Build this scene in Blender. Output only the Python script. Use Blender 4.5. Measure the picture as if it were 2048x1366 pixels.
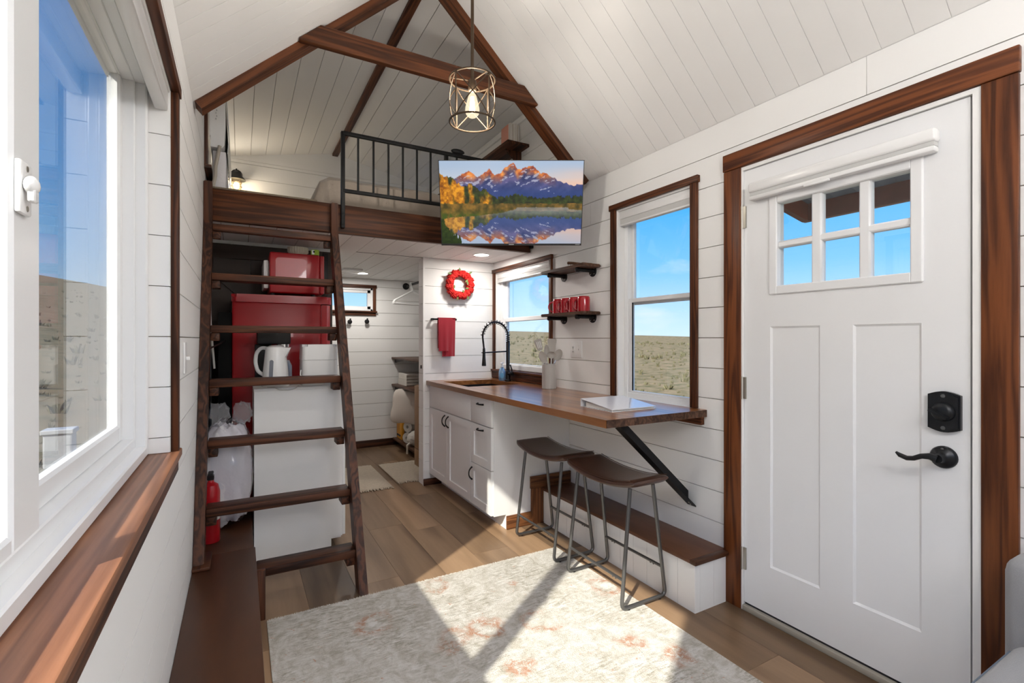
import bpy, bmesh, math, random
import numpy as np
from mathutils import Vector, Matrix, noise as mnoise
random.seed(11)
for o in list(bpy.data.objects):
    bpy.data.objects.remove(o)
SC = bpy.context.scene
COL = SC.collection
R = math.radians

# ------------------------------------------------------------------ camera
# metres; camera stands at (0,0,1.277); +y runs down the length of the house, +x to the door wall
cam_d = bpy.data.cameras.new('camera')
cam_d.sensor_width = 36.0
cam_d.lens = 968.44 / 2048 * 36.0
cam_d.shift_y = -3.95 / 2048
cam_d.clip_start = 0.02
cam_d.clip_end = 1500
cam = bpy.data.objects.new('camera', cam_d)
cam.location = (0, 0, 1.277)
cam.rotation_euler = (R(90), 0, R(-29.295))
COL.objects.link(cam)
SC.camera = cam

SC.view_settings.view_transform = 'Standard'
SC.view_settings.look = 'None'
SC.view_settings.gamma = 1.0
SC.view_settings.use_curve_mapping = False
SC.view_settings.exposure = 0.60

# ------------------------------------------------------------------ world: clear sky with a few soft clouds
SUN_AZ = math.atan2(0.5635, 0.826)     # direction the light travels over the ground
SUN_EL = R(38.2)
W = bpy.data.worlds.new('sky')
SC.world = W
W.use_nodes = True
nt = W.node_tree
nt.nodes.clear()
def N(t, kind, **kw):
    n = t.nodes.new(kind)
    for k, v in kw.items():
        setattr(n, k, v)
    return n
wo = N(nt, 'ShaderNodeOutputWorld')
bg = N(nt, 'ShaderNodeBackground')
tc = N(nt, 'ShaderNodeTexCoord')
sx = N(nt, 'ShaderNodeSeparateXYZ')
nt.links.new(tc.outputs['Generated'], sx.inputs[0])
ramp = N(nt, 'ShaderNodeValToRGB')
el = ramp.color_ramp.elements
el[0].position = 0.0; el[0].color = (0.60, 0.77, 0.95, 1)
el[1].position = 1.0; el[1].color = (0.03, 0.22, 0.66, 1)
for p, c in ((0.06, (0.44, 0.68, 0.96, 1)), (0.14, (0.20, 0.52, 0.97, 1)), (0.26, (0.055, 0.38, 0.95, 1)), (0.45, (0.04, 0.29, 0.82, 1))):
    e = el.new(p); e.color = c
nt.links.new(sx.outputs['Z'], ramp.inputs[0])
mp = N(nt, 'ShaderNodeMapping')
mp.inputs['Scale'].default_value = (1.5, 1.5, 5.0)
mp.inputs['Location'].default_value = (3.1, 0.4, 0.2)
nt.links.new(tc.outputs['Generated'], mp.inputs[0])
cn = N(nt, 'ShaderNodeTexNoise')
cn.inputs['Scale'].default_value = 1.6
cn.inputs['Detail'].default_value = 7
cn.inputs['Roughness'].default_value = 0.55
nt.links.new(mp.outputs[0], cn.inputs['Vector'])
cr = N(nt, 'ShaderNodeValToRGB')
cr.color_ramp.elements[0].position = 0.60
cr.color_ramp.elements[1].position = 0.80
nt.links.new(cn.outputs['Fac'], cr.inputs[0])
cm = N(nt, 'ShaderNodeMixRGB')
cm.inputs[2].default_value = (0.80, 0.83, 0.88, 1)
nt.links.new(cr.outputs['Color'], cm.inputs[0])
nt.links.new(ramp.outputs['Color'], cm.inputs[1])
nt.links.new(cm.outputs[0], bg.inputs['Color'])
bg.inputs['Strength'].default_value = 0.92
nt.links.new(bg.outputs[0], wo.inputs['Surface'])

# ------------------------------------------------------------------ sun
sd = bpy.data.lights.new('sun', 'SUN')
sd.energy = 6.2
sd.angle = R(0.9)
sd.color = (1.0, 0.93, 0.82)
sun = bpy.data.objects.new('sun', sd)
dirv = Vector((math.cos(SUN_AZ) * math.cos(SUN_EL), math.sin(SUN_AZ) * math.cos(SUN_EL), -math.sin(SUN_EL)))
sun.rotation_euler = dirv.to_track_quat('-Z', 'Y').to_euler()
sun.location = (-6, -4, 8)
COL.objects.link(sun)

# strengths of the house's own lamps and of the added fill globes (built with their fixtures further down)
P_PENDANT, P_CAN, P_SCONCE = 20.0, 4.6, 3.2
E_FILL = 24.0

# ------------------------------------------------------------------ materials
MATS = {}
def principled(name):
    m = bpy.data.materials.new(name)
    m.use_nodes = True
    t = m.node_tree
    return m, t, t.nodes['Principled BSDF']

def mat(name, col, rough=0.5, metal=0.0, spec=0.5, coat=0.0, bump=0.0, bscale=60.0, sheen=0.0, var=0.0, vscale=6.0, emit=None, estr=0.0, trans=0.0, alpha=1.0):
    m, t, b = principled(name)
    b.inputs['Base Color'].default_value = (*col, 1)
    b.inputs['Roughness'].default_value = rough
    b.inputs['Metallic'].default_value = metal
    b.inputs['Specular IOR Level'].default_value = spec
    b.inputs['Coat Weight'].default_value = coat
    b.inputs['Sheen Weight'].default_value = sheen
    b.inputs['Transmission Weight'].default_value = trans
    b.inputs['Alpha'].default_value = alpha
    if emit:
        b.inputs['Emission Color'].default_value = (*emit, 1)
        b.inputs['Emission Strength'].default_value = estr
    if bump or var:
        tc = N(t, 'ShaderNodeTexCoord')
        if bump:
            n = N(t, 'ShaderNodeTexNoise')
            n.inputs['Scale'].default_value = bscale
            n.inputs['Detail'].default_value = 4
            t.links.new(tc.outputs['Object'], n.inputs['Vector'])
            bu = N(t, 'ShaderNodeBump')
            bu.inputs['Strength'].default_value = bump
            bu.inputs['Distance'].default_value = 0.01
            t.links.new(n.outputs['Fac'], bu.inputs['Height'])
            t.links.new(bu.outputs[0], b.inputs['Normal'])
        if var:
            n2 = N(t, 'ShaderNodeTexNoise')
            n2.inputs['Scale'].default_value = vscale
            n2.inputs['Detail'].default_value = 5
            t.links.new(tc.outputs['Object'], n2.inputs['Vector'])
            mr = N(t, 'ShaderNodeMapRange')
            mr.inputs['To Min'].default_value = 1 - var
            mr.inputs['To Max'].default_value = 1 + var
            t.links.new(n2.outputs['Fac'], mr.inputs[0])
            hv = N(t, 'ShaderNodeHueSaturation')
            hv.inputs['Color'].default_value = (*col, 1)
            t.links.new(mr.outputs[0], hv.inputs['Value'])
            t.links.new(hv.outputs[0], b.inputs['Base Color'])
    MATS[name] = m
    return m

def wood(name, axis, dark, light, rough=0.5, coat=0.03, cross=36.0, along=1.7, lines=9.0, rand=0.22, bump=0.12, streak=0.52):
    """grain that runs along one axis of the piece, with cathedral contour lines"""
    m, t, b = principled(name)
    tc = N(t, 'ShaderNodeTexCoord')
    oi = N(t, 'ShaderNodeObjectInfo')
    sc = [cross] * 3
    sc['XYZ'.index(axis)] = along
    mp = N(t, 'ShaderNodeMapping')
    mp.inputs['Scale'].default_value = sc
    mul = N(t, 'ShaderNodeMath', operation='MULTIPLY')
    mul.inputs[1].default_value = 37.0
    t.links.new(oi.outputs['Random'], mul.inputs[0])
    t.links.new(tc.outputs['Object'], mp.inputs['Vector'])
    add = N(t, 'ShaderNodeVectorMath', operation='ADD')
    t.links.new(mp.outputs[0], add.inputs[0])
    t.links.new(mul.outputs[0], add.inputs[1])
    n1 = N(t, 'ShaderNodeTexNoise')
    n1.inputs['Scale'].default_value = 0.55
    n1.inputs['Detail'].default_value = 2.0
    n1.inputs['Distortion'].default_value = 0.4
    t.links.new(add.outputs[0], n1.inputs['Vector'])
    m2 = N(t, 'ShaderNodeMath', operation='MULTIPLY')
    m2.inputs[1].default_value = lines * 6.283
    t.links.new(n1.outputs['Fac'], m2.inputs[0])
    sn = N(t, 'ShaderNodeMath', operation='SINE')
    t.links.new(m2.outputs[0], sn.inputs[0])
    mr = N(t, 'ShaderNodeMapRange')
    mr.inputs['From Min'].default_value = -1
    t.links.new(sn.outputs[0], mr.inputs[0])
    n2 = N(t, 'ShaderNodeTexNoise')
    n2.inputs['Scale'].default_value = 4.5
    n2.inputs['Detail'].default_value = 5
    n2.inputs['Roughness'].default_value = 0.7
    t.links.new(add.outputs[0], n2.inputs['Vector'])
    mx = N(t, 'ShaderNodeMix')
    mx.data_type = 'FLOAT'
    mx.inputs[0].default_value = 1 - streak
    t.links.new(n2.outputs['Fac'], mx.inputs[2])
    t.links.new(mr.outputs[0], mx.inputs[3])
    n3 = N(t, 'ShaderNodeTexNoise')
    n3.inputs['Scale'].default_value = 0.25
    n3.inputs['Detail'].default_value = 2
    t.links.new(add.outputs[0], n3.inputs['Vector'])
    mix3 = N(t, 'ShaderNodeMix')
    mix3.data_type = 'FLOAT'
    mix3.inputs[0].default_value = 0.30
    t.links.new(mx.outputs[0], mix3.inputs[2])
    t.links.new(n3.outputs['Fac'], mix3.inputs[3])
    rp = N(t, 'ShaderNodeValToRGB')
    rp.color_ramp.elements[0].position = 0.28
    rp.color_ramp.elements[0].color = (*dark, 1)
    rp.color_ramp.elements[1].position = 0.74
    rp.color_ramp.elements[1].color = (*light, 1)
    t.links.new(mix3.outputs[0], rp.inputs[0])
    hv = N(t, 'ShaderNodeHueSaturation')
    t.links.new(rp.outputs[0], hv.inputs['Color'])
    vr = N(t, 'ShaderNodeMapRange')
    vr.inputs['To Min'].default_value = 1 - rand
    vr.inputs['To Max'].default_value = 1 + rand
    t.links.new(oi.outputs['Random'], vr.inputs[0])
    t.links.new(vr.outputs[0], hv.inputs['Value'])
    t.links.new(hv.outputs[0], b.inputs['Base Color'])
    b.inputs['Roughness'].default_value = rough
    b.inputs['Specular IOR Level'].default_value = 0.28
    b.inputs['Coat Weight'].default_value = coat
    b.inputs['Coat Roughness'].default_value = 0.3
    bu = N(t, 'ShaderNodeBump')
    bu.inputs['Strength'].default_value = bump
    bu.inputs['Distance'].default_value = 0.004
    t.links.new(mx.outputs[0], bu.inputs['Height'])
    t.links.new(bu.outputs[0], b.inputs['Normal'])
    MATS[name] = m
    return m

M = MATS
mat('white_paint', (0.885, 0.88, 0.87), 0.55, bump=0.05, bscale=25)
mat('white_ceiling', (0.885, 0.88, 0.868), 0.6, bump=0.04, bscale=25)
mat('raw_gap', (0.30, 0.24, 0.18), 0.9)
mat('gap_white', (0.62, 0.61, 0.59), 0.8)
mat('vinyl', (0.86, 0.87, 0.88), 0.3)
mat('door_white', (0.84, 0.845, 0.86), 0.45, bump=0.02, bscale=90)
mat('cab_white', (0.88, 0.88, 0.88), 0.35)
mat('panel_white', (0.88, 0.875, 0.865), 0.5)
mat('white_plastic', (0.85, 0.85, 0.85), 0.25)
mat('black_metal', (0.008, 0.008, 0.009), 0.5, spec=0.3)
mat('black_pipe', (0.014, 0.014, 0.016), 0.5, metal=0.5, bump=0.1, bscale=120)
mat('oil_bronze', (0.018, 0.019, 0.022), 0.33, metal=0.6)
mat('gunmetal', (0.16, 0.16, 0.16), 0.38, metal=0.85)
mat('faucet_black', (0.03, 0.028, 0.03), 0.25, metal=0.7)
mat('bronze', (0.085, 0.055, 0.032), 0.45, metal=0.6)
mat('nickel', (0.45, 0.43, 0.38), 0.35, metal=1.0)
mat('chrome', (0.75, 0.75, 0.76), 0.12, metal=1.0)
mat('leather', (0.080, 0.038, 0.025), 0.33, coat=0.25, bump=0.12, bscale=180, var=0.25, vscale=9)
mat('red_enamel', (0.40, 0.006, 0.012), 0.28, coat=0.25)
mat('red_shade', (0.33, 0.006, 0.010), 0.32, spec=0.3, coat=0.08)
mat('red_mug', (0.42, 0.008, 0.018), 0.08, coat=0.6)
mat('red_cloth', (0.34, 0.008, 0.022), 0.9, sheen=0.4, bump=0.25, bscale=300)
mat('red_petal', (0.58, 0.010, 0.006), 0.7, bump=0.3, bscale=90)
mat('leaf', (0.12, 0.16, 0.04), 0.6)
mat('grey_silicone', (0.46, 0.43, 0.40), 0.55)
mat('crock', (0.50, 0.48, 0.46), 0.3)
mat('black_plastic', (0.006, 0.006, 0.007), 0.45)
mat('black_sink', (0.012, 0.012, 0.014), 0.35)
mat('duvet', (0.62, 0.53, 0.44), 0.9, sheen=0.2, bump=0.2, bscale=40)
mat('linen', (0.80, 0.78, 0.80), 0.85, bump=0.2, bscale=60)
mat('towel_white', (0.74, 0.70, 0.64), 0.95, bump=0.5, bscale=200)
mat('pillow', (0.70, 0.63, 0.57), 0.9, bump=0.15, bscale=30)
mat('brown_fur', (0.12, 0.085, 0.05), 0.95, bump=0.6, bscale=120)
mat('orange_box', (0.75, 0.33, 0.02), 0.5)
mat('grey_cloth', (0.30, 0.30, 0.31), 0.9, sheen=0.3, bump=0.3, bscale=400)
mat('piping', (0.16, 0.20, 0.26), 0.8)
mat('paper', (0.80, 0.77, 0.72), 0.8, bump=0.1)
mat('book_pink', (0.75, 0.35, 0.26), 0.7)
mat('book_tan', (0.55, 0.48, 0.40), 0.7)
mat('filter_paper', (0.66, 0.62, 0.52), 0.9)
mat('green_pack', (0.38, 0.58, 0.05), 0.5)
mat('binder', (0.80, 0.80, 0.83), 0.18, coat=0.4)
mat('cord_white', (0.62, 0.61, 0.58), 0.5)
mat('mat_cream', (0.62, 0.53, 0.42), 1.0, bump=1.0, bscale=150, var=0.2, vscale=60)
mat('tan_wood', (0.30, 0.16, 0.07), 0.5, var=0.25, vscale=14)
mat('threshold', (0.36, 0.33, 0.28), 0.5)
mat('gasket', (0.02, 0.018, 0.022), 0.7)
mat('tv_black', (0.02, 0.02, 0.022), 0.35)
mat('tv_mark', (0.45, 0.45, 0.46), 0.5)
mat('carpet_edge', (0.33, 0.27, 0.20), 1.0, bump=1.0, bscale=250)
mat('grey_strap', (0.47, 0.42, 0.36), 0.7)
mat('porch_wood', (0.40, 0.115, 0.060), 0.6, var=0.2, vscale=20)
mat('corrugated', (0.55, 0.54, 0.52), 0.5)
mat('pedestal', (0.62, 0.63, 0.64), 0.6)
mat('blind_grey', (0.60, 0.60, 0.59), 0.8)
mat('soap_blue', (0.30, 0.52, 0.80), 0.15, trans=0.3)
mat('soap_label', (0.16, 0.45, 0.75), 0.4)
mat('kettle_window', (0.25, 0.27, 0.32), 0.15)
mat('barn_dark', (0.030, 0.016, 0.010), 0.6, var=0.3, vscale=8)
mat('can_ring', (0.85, 0.85, 0.84), 0.5)
mat('can_glow', (1, 1, 1), 0.5, emit=(1.0, 0.95, 0.86), estr=6.0)
mat('filament', (1, 0.9, 0.7), 0.5, emit=(1.0, 0.80, 0.48), estr=18.0)
mat('fill_glow', (1, 1, 1), 0.5, emit=(1.0, 0.98, 0.965), estr=E_FILL)  # glow of the added fill globes
mat('switch', (0.84, 0.84, 0.84), 0.35)
mat('dark_slot', (0.010, 0.010, 0.010), 0.9, spec=0.1)

WD, WL_ = (0.026, 0.0080, 0.0035), (0.145, 0.045, 0.015)
for ax in 'XYZ':
    wood('stain_' + ax, ax, WD, WL_, lines=7.0)
    wood('stain_dark_' + ax, ax, (0.020, 0.0070, 0.0040), (0.125, 0.043, 0.019), lines=4.5)
    wood('beam_' + ax, ax, (0.038, 0.0115, 0.0042), (0.140, 0.044, 0.014), rough=0.5, lines=4.0, cross=34.0, along=1.6)
    wood('door_trim_' + ax, ax, (0.058, 0.0155, 0.0052), (0.200, 0.060, 0.017), rough=0.42, lines=4.0, cross=36.0, along=1.7)
wood('butcher', 'Y', (0.20, 0.070, 0.021), (0.43, 0.175, 0.055), rough=0.22, coat=0.5, lines=3.0, cross=16.0, along=1.2, rand=0.12, bump=0.03)
wood('sill_wood', 'Y', (0.165, 0.070, 0.038), (0.32, 0.145, 0.078), rough=0.42, coat=0.1, lines=5.0, cross=36.0, along=1.4)
wood('bench_top', 'Y', (0.105, 0.043, 0.022), (0.165, 0.070, 0.037), rough=0.38, lines=3.0, cross=8, streak=0.7, bump=0.05, rand=0.08)
wood('bench_top_dark', 'Y', (0.060, 0.024, 0.012), (0.095, 0.038, 0.018), rough=0.4, lines=3.0, cross=8, streak=0.7, bump=0.04, rand=0.08)
wood('base_trim', 'X', (0.075, 0.026, 0.010), (0.26, 0.102, 0.038), lines=6.0)
wood('base_trim_Z', 'Z', (0.075, 0.026, 0.010), (0.26, 0.102, 0.038), lines=6.0)
wood('floor_plank', 'Y', (0.155, 0.093, 0.052), (0.300, 0.192, 0.114), rough=0.38, coat=0.05, lines=2.2, cross=10.0, along=0.9, rand=0.36, bump=0.05, streak=0.45)
wood('shelf_wood', 'Y', (0.040, 0.018, 0.011), (0.120, 0.058, 0.034), lines=5.0)

def glass_mat(name, tint=(0.97, 0.985, 0.98), rough=0.0):
    m = bpy.data.materials.new(name)
    m.use_nodes = True
    t = m.node_tree
    t.nodes.clear()
    out = N(t, 'ShaderNodeOutputMaterial')
    tr = N(t, 'ShaderNodeBsdfTransparent')
    tr.inputs[0].default_value = (*tint, 1)
    gl = N(t, 'ShaderNodeBsdfGlossy')
    gl.inputs['Roughness'].default_value = rough
    ge = N(t, 'ShaderNodeNewGeometry')
    dt = N(t, 'ShaderNodeVectorMath', operation='DOT_PRODUCT')
    t.links.new(ge.outputs['Normal'], dt.inputs[0])
    t.links.new(ge.outputs['Incoming'], dt.inputs[1])
    def mth(op, x, y):
        q = N(t, 'ShaderNodeMath', operation=op)
        for i, v in enumerate((x, y)):
            if isinstance(v, (int, float)):
                q.inputs[i].default_value = v
            elif v is not None:
                t.links.new(v, q.inputs[i])
        return q.outputs[0]
    f = mth('ABSOLUTE', dt.outputs['Value'], None)
    f = mth('POWER', mth('SUBTRACT', 1.0, f), 5.0)
    fr = mth('ADD', mth('MULTIPLY', f, 0.96), 0.04)       # Schlick reflectance of one glass face
    mx = N(t, 'ShaderNodeMixShader')
    t.links.new(fr, mx.inputs[0])
    t.links.new(tr.outputs[0], mx.inputs[1])
    t.links.new(gl.outputs[0], mx.inputs[2])
    t.links.new(mx.outputs[0], out.inputs[0])
    MATS[name] = m
glass_mat('glass')
glass_mat('bulb_glass', (1.0, 0.93, 0.80))
def veil(name, col, fac, emit=None, estr=0.0):
    m = bpy.data.materials.new(name); m.use_nodes = True
    t = m.node_tree; t.nodes.clear()
    out = N(t, 'ShaderNodeOutputMaterial'); tr = N(t, 'ShaderNodeBsdfTransparent')
    df = N(t, 'ShaderNodeBsdfDiffuse') if emit is None else N(t, 'ShaderNodeEmission')
    df.inputs['Color'].default_value = (*col, 1)
    if emit is not None:
        df.inputs['Strength'].default_value = estr
    mx = N(t, 'ShaderNodeMixShader'); mx.inputs[0].default_value = fac
    t.links.new(tr.outputs[0], mx.inputs[1]); t.links.new(df.outputs[0], mx.inputs[2]); t.links.new(mx.outputs[0], out.inputs[0])
    MATS[name] = m
veil('bag_veil', (0.80, 0.80, 0.84), 0.16)
veil('screen_mesh', (0.55, 0.55, 0.58), 0.16)
veil('bulb_lit', (1.0, 0.84, 0.58), 0.5, True, 0.9)
glass_mat('bag_plastic', (0.93, 0.93, 0.96), 0.12)

def rug_mat():
    m, t, b = principled('rug')
    tc = N(t, 'ShaderNodeTexCoord')
    def noise(scale, detail=4, dist=0.0, vec=None, rough=0.6):
        n = N(t, 'ShaderNodeTexNoise')
        n.inputs['Scale'].default_value = scale
        n.inputs['Detail'].default_value = detail
        n.inputs['Distortion'].default_value = dist
        n.inputs['Roughness'].default_value = rough
        t.links.new(vec if vec else tc.outputs['Object'], n.inputs['Vector'])
        return n
    def rampn(src, pts):
        r = N(t, 'ShaderNodeValToRGB')
        e = r.color_ramp.elements
        e[0].position, e[0].color = pts[0][0], (*pts[0][1], 1)
        e[1].position, e[1].color = pts[-1][0], (*pts[-1][1], 1)
        for p, c in pts[1:-1]:
            x = e.new(p); x.color = (*c, 1)
        t.links.new(src, r.inputs[0])
        return r
    def mix(fac, a, bcol):
        x = N(t, 'ShaderNodeMixRGB')
        t.links.new(fac, x.inputs[0])
        t.links.new(a, x.inputs[1])
        if isinstance(bcol, tuple):
            x.inputs[2].default_value = (*bcol, 1)
        else:
            t.links.new(bcol, x.inputs[2])
        return x.outputs[0]
    mp = N(t, 'ShaderNodeMapping')
    mp.inputs['Scale'].default_value = (1.0, 5.0, 1.0)
    t.links.new(tc.outputs['Object'], mp.inputs[0])
    base = rampn(noise(15, 8, 1.0, rough=0.75).outputs['Fac'], [(0.36, (0.47, 0.44, 0.38)), (0.50, (0.63, 0.60, 0.555)), (0.64, (0.74, 0.72, 0.69))]).outputs[0]
    ln = rampn(noise(17, 7, 0.3, mp.outputs[0], 0.85).outputs['Fac'], [(0.49, (0, 0, 0)), (0.57, (1, 1, 1))]).outputs[0]
    zone = rampn(noise(3.2, 3, 0.5).outputs['Fac'], [(0.40, (0.14, 0.14, 0.14)), (0.60, (0.72, 0.72, 0.72))]).outputs[0]
    lz = N(t, 'ShaderNodeMixRGB', blend_type='MULTIPLY')
    lz.inputs[0].default_value = 1
    t.links.new(ln, lz.inputs[1]); t.links.new(zone, lz.inputs[2])
    base = mix(lz.outputs[0], base, (0.26, 0.24, 0.18))
    # floral rings
    vo = N(t, 'ShaderNodeTexVoronoi')
    vo.inputs['Scale'].default_value = 3.1
    dn = noise(7, 3)
    av = N(t, 'ShaderNodeVectorMath', operation='MULTIPLY_ADD')
    av.inputs[1].default_value = (0.16, 0.16, 0.16)
    t.links.new(dn.outputs['Color'], av.inputs[0])
    t.links.new(tc.outputs['Object'], av.inputs[2])
    t.links.new(av.outputs[0], vo.inputs['Vector'])
    ring = rampn(vo.outputs['Distance'], [(0.18, (0, 0, 0)), (0.26, (1, 1, 1)), (0.34, (0, 0, 0))]).outputs[0]
    pat = rampn(noise(42, 5, 0.5, rough=0.8).outputs['Fac'], [(0.42, (0, 0, 0)), (0.51, (1, 1, 1))]).outputs[0]
    reg = rampn(noise(2.3, 2).outputs['Fac'], [(0.42, (0, 0, 0)), (0.52, (1, 1, 1))]).outputs[0]
    mu = N(t, 'ShaderNodeMixRGB', blend_type='MULTIPLY')
    mu.inputs[0].default_value = 1
    t.links.new(ring, mu.inputs[1]); t.links.new(pat, mu.inputs[2])
    mu2 = N(t, 'ShaderNodeMixRGB', blend_type='MULTIPLY')
    mu2.inputs[0].default_value = 1
    t.links.new(mu.outputs[0], mu2.inputs[1]); t.links.new(reg, mu2.inputs[2])
    heart = rampn(vo.outputs['Distance'], [(0.0, (1, 1, 1)), (0.10, (1, 1, 1)), (0.15, (0, 0, 0))]).outputs[0]
    hz = N(t, 'ShaderNodeMixRGB', blend_type='MULTIPLY'); hz.inputs[0].default_value = 0.85
    t.links.new(heart, hz.inputs[1]); t.links.new(rampn(noise(40, 4).outputs['Fac'], [(0.35, (0, 0, 0)), (0.5, (1, 1, 1))]).outputs[0], hz.inputs[2])
    base = mix(hz.outputs[0], base, (0.74, 0.725, 0.70))
    soft = N(t, 'ShaderNodeMixRGB', blend_type='MULTIPLY'); soft.inputs[0].default_value = 1; soft.inputs[2].default_value = (0.85, 0.85, 0.85, 1)
    t.links.new(mu2.outputs[0], soft.inputs[1])
    base = mix(soft.outputs[0], base, (0.44, 0.20, 0.105))
    blot = rampn(noise(34, 4, 0.9).outputs['Fac'], [(0.66, (0, 0, 0)), (0.72, (0.7, 0.7, 0.7))]).outputs[0]
    base = mix(blot, base, (0.50, 0.24, 0.14))
    dk = rampn(noise(31, 3, 0.9).outputs['Fac'], [(0.73, (0, 0, 0)), (0.78, (1, 1, 1))]).outputs[0]
    base = mix(dk, base, (0.10, 0.10, 0.11))
    t.links.new(base, b.inputs['Base Color'])
    b.inputs['Roughness'].default_value = 1.0
    b.inputs['Specular IOR Level'].default_value = 0.1
    bu = N(t, 'ShaderNodeBump')
    bu.inputs['Strength'].default_value = 0.9
    bu.inputs['Distance'].default_value = 0.006
    t.links.new(noise(230, 3).outputs['Fac'], bu.inputs['Height'])
    t.links.new(bu.outputs[0], b.inputs['Normal'])
    MATS['rug'] = m
rug_mat()
mat('rug_fringe', (0.66, 0.63, 0.58), 1.0)

def ground_mat():
    m, t, b = principled('ground')
    tc = N(t, 'ShaderNodeTexCoord')
    n = N(t, 'ShaderNodeTexNoise')
    n.inputs['Scale'].default_value = 1.6
    n.inputs['Detail'].default_value = 9
    n.inputs['Roughness'].default_value = 0.7
    t.links.new(tc.outputs['Object'], n.inputs['Vector'])
    r = N(t, 'ShaderNodeValToRGB')
    e = r.color_ramp.elements
    e[0].position, e[0].color = 0.34, (0.095, 0.098, 0.050, 1)
    e[1].position, e[1].color = 0.66, (0.285, 0.215, 0.135, 1)
    x = e.new(0.48); x.color = (0.205, 0.165, 0.098, 1)
    t.links.new(n.outputs['Fac'], r.inputs[0])
    t.links.new(r.outputs[0], b.inputs['Base Color'])
    b.inputs['Roughness'].default_value = 1.0
    b.inputs['Specular IOR Level'].default_value = 0.0
    MATS['ground'] = m
ground_mat()
mat('sage', (0.185, 0.172, 0.100), 1.0, spec=0.0, var=0.5, vscale=1.7)

# ------------------------------------------------------------------ geometry helpers
WLOC = {}
def link(o, parent=None):
    COL.objects.link(o)
    WLOC[o.name] = o.location.copy()
    if parent is not None:
        o.parent = parent
        o.matrix_parent_inverse = Matrix.Translation(-WLOC[parent.name])
    return o
def tag(o, label, cat, group=None):
    o['label'] = label
    o['category'] = cat
    if group:
        o['group'] = group
    return o
def thing(name, label, cat, loc=(0, 0, 0), group=None):
    o = bpy.data.objects.new(name, None)
    o.empty_display_size = 0.05
    o.location = loc
    link(o)
    return tag(o, label, cat, group)
def struct_empty(name, loc=(0, 0, 0)):
    o = bpy.data.objects.new(name, None)
    o.empty_display_size = 0.05
    o.location = loc
    link(o)
    o['kind'] = 'structure'
    return o
def mo(name, bm, m, parent=None, smooth=False, label=None, origin=None, mats=None):
    """link a bmesh as one mesh object, origin at its bounding-box centre"""
    lo = Vector((1e9,) * 3); hi = Vector((-1e9,) * 3)
    for v in bm.verts:
        for i in range(3):
            lo[i] = min(lo[i], v.co[i]); hi[i] = max(hi[i], v.co[i])
    c = Vector(origin) if origin else (lo + hi) / 2
    for v in bm.verts:
        v.co -= c
    bmesh.ops.recalc_face_normals(bm, faces=bm.faces[:])
    me = bpy.data.meshes.new(name)
    bm.to_mesh(me)
    bm.free()
    if smooth:
        me.polygons.foreach_set('use_smooth', [True] * len(me.polygons))
        try:
            me.set_sharp_from_angle(angle=R(40))
        except Exception:
            pass
    for x in (mats or [m]):
        me.materials.append(M[x] if isinstance(x, str) else x)
    o = bpy.data.objects.new(name, me)
    o.location = c
    link(o, parent)
    if label:
        o['label'] = label
    return o
def B():
    return bmesh.new()
def abox(bm, lo, hi, bevel=0.0, seg=2, mi=0):
    x0, y0, z0 = (min(a, b) for a, b in zip(lo, hi))
    x1, y1, z1 = (max(a, b) for a, b in zip(lo, hi))
    vs = [bm.verts.new(p) for p in ((x0, y0, z0), (x1, y0, z0), (x1, y1, z0), (x0, y1, z0), (x0, y0, z1), (x1, y0, z1), (x1, y1, z1), (x0, y1, z1))]
    fs = [bm.faces.new([vs[i] for i in f]) for f in ((0, 3, 2, 1), (4, 5, 6, 7), (0, 1, 5, 4), (1, 2, 6, 5), (2, 3, 7, 6), (3, 0, 4, 7))]
    for f in fs:
        f.material_index = mi
    if bevel > 0:
        ed = list({e for f in fs for e in f.edges})
        bmesh.ops.bevel(bm, geom=ed, offset=bevel, segments=seg, profile=0.5, affect='EDGES')
    return vs
def box(name, lo, hi, m, parent=None, bevel=0.0, seg=2, label=None):
    bm = B()
    abox(bm, lo, hi, bevel, seg)
    return mo(name, bm, m, parent, smooth=bevel > 0, label=label)
_cache = {}
def plank(name, lo, hi, m, parent, bevel=0.0):
    """a board; boards of the same size share one mesh"""
    d = tuple(round(abs(b - a), 4) for a, b in zip(lo, hi))
    key = (d, m, bevel)
    c = Vector([(a + b) / 2 for a, b in zip(lo, hi)])
    if key not in _cache:
        bm = B()
        abox(bm, [-x / 2 for x in d], [x / 2 for x in d], bevel, 1)
        bmesh.ops.recalc_face_normals(bm, faces=bm.faces[:])
        me = bpy.data.meshes.new(name)
        bm.to_mesh(me); bm.free()
        me.materials.append(M[m])
        _cache[key] = me
    o = bpy.data.objects.new(name, _cache[key])
    o.location = c
    return link(o, parent)
def frame3(d):
    d = Vector(d).normalized()
    up = Vector((0, 0, 1)) if abs(d.z) < 0.95 else Vector((1, 0, 0))
    a = d.cross(up).normalized()
    return a, d.cross(a).normalized()
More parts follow.
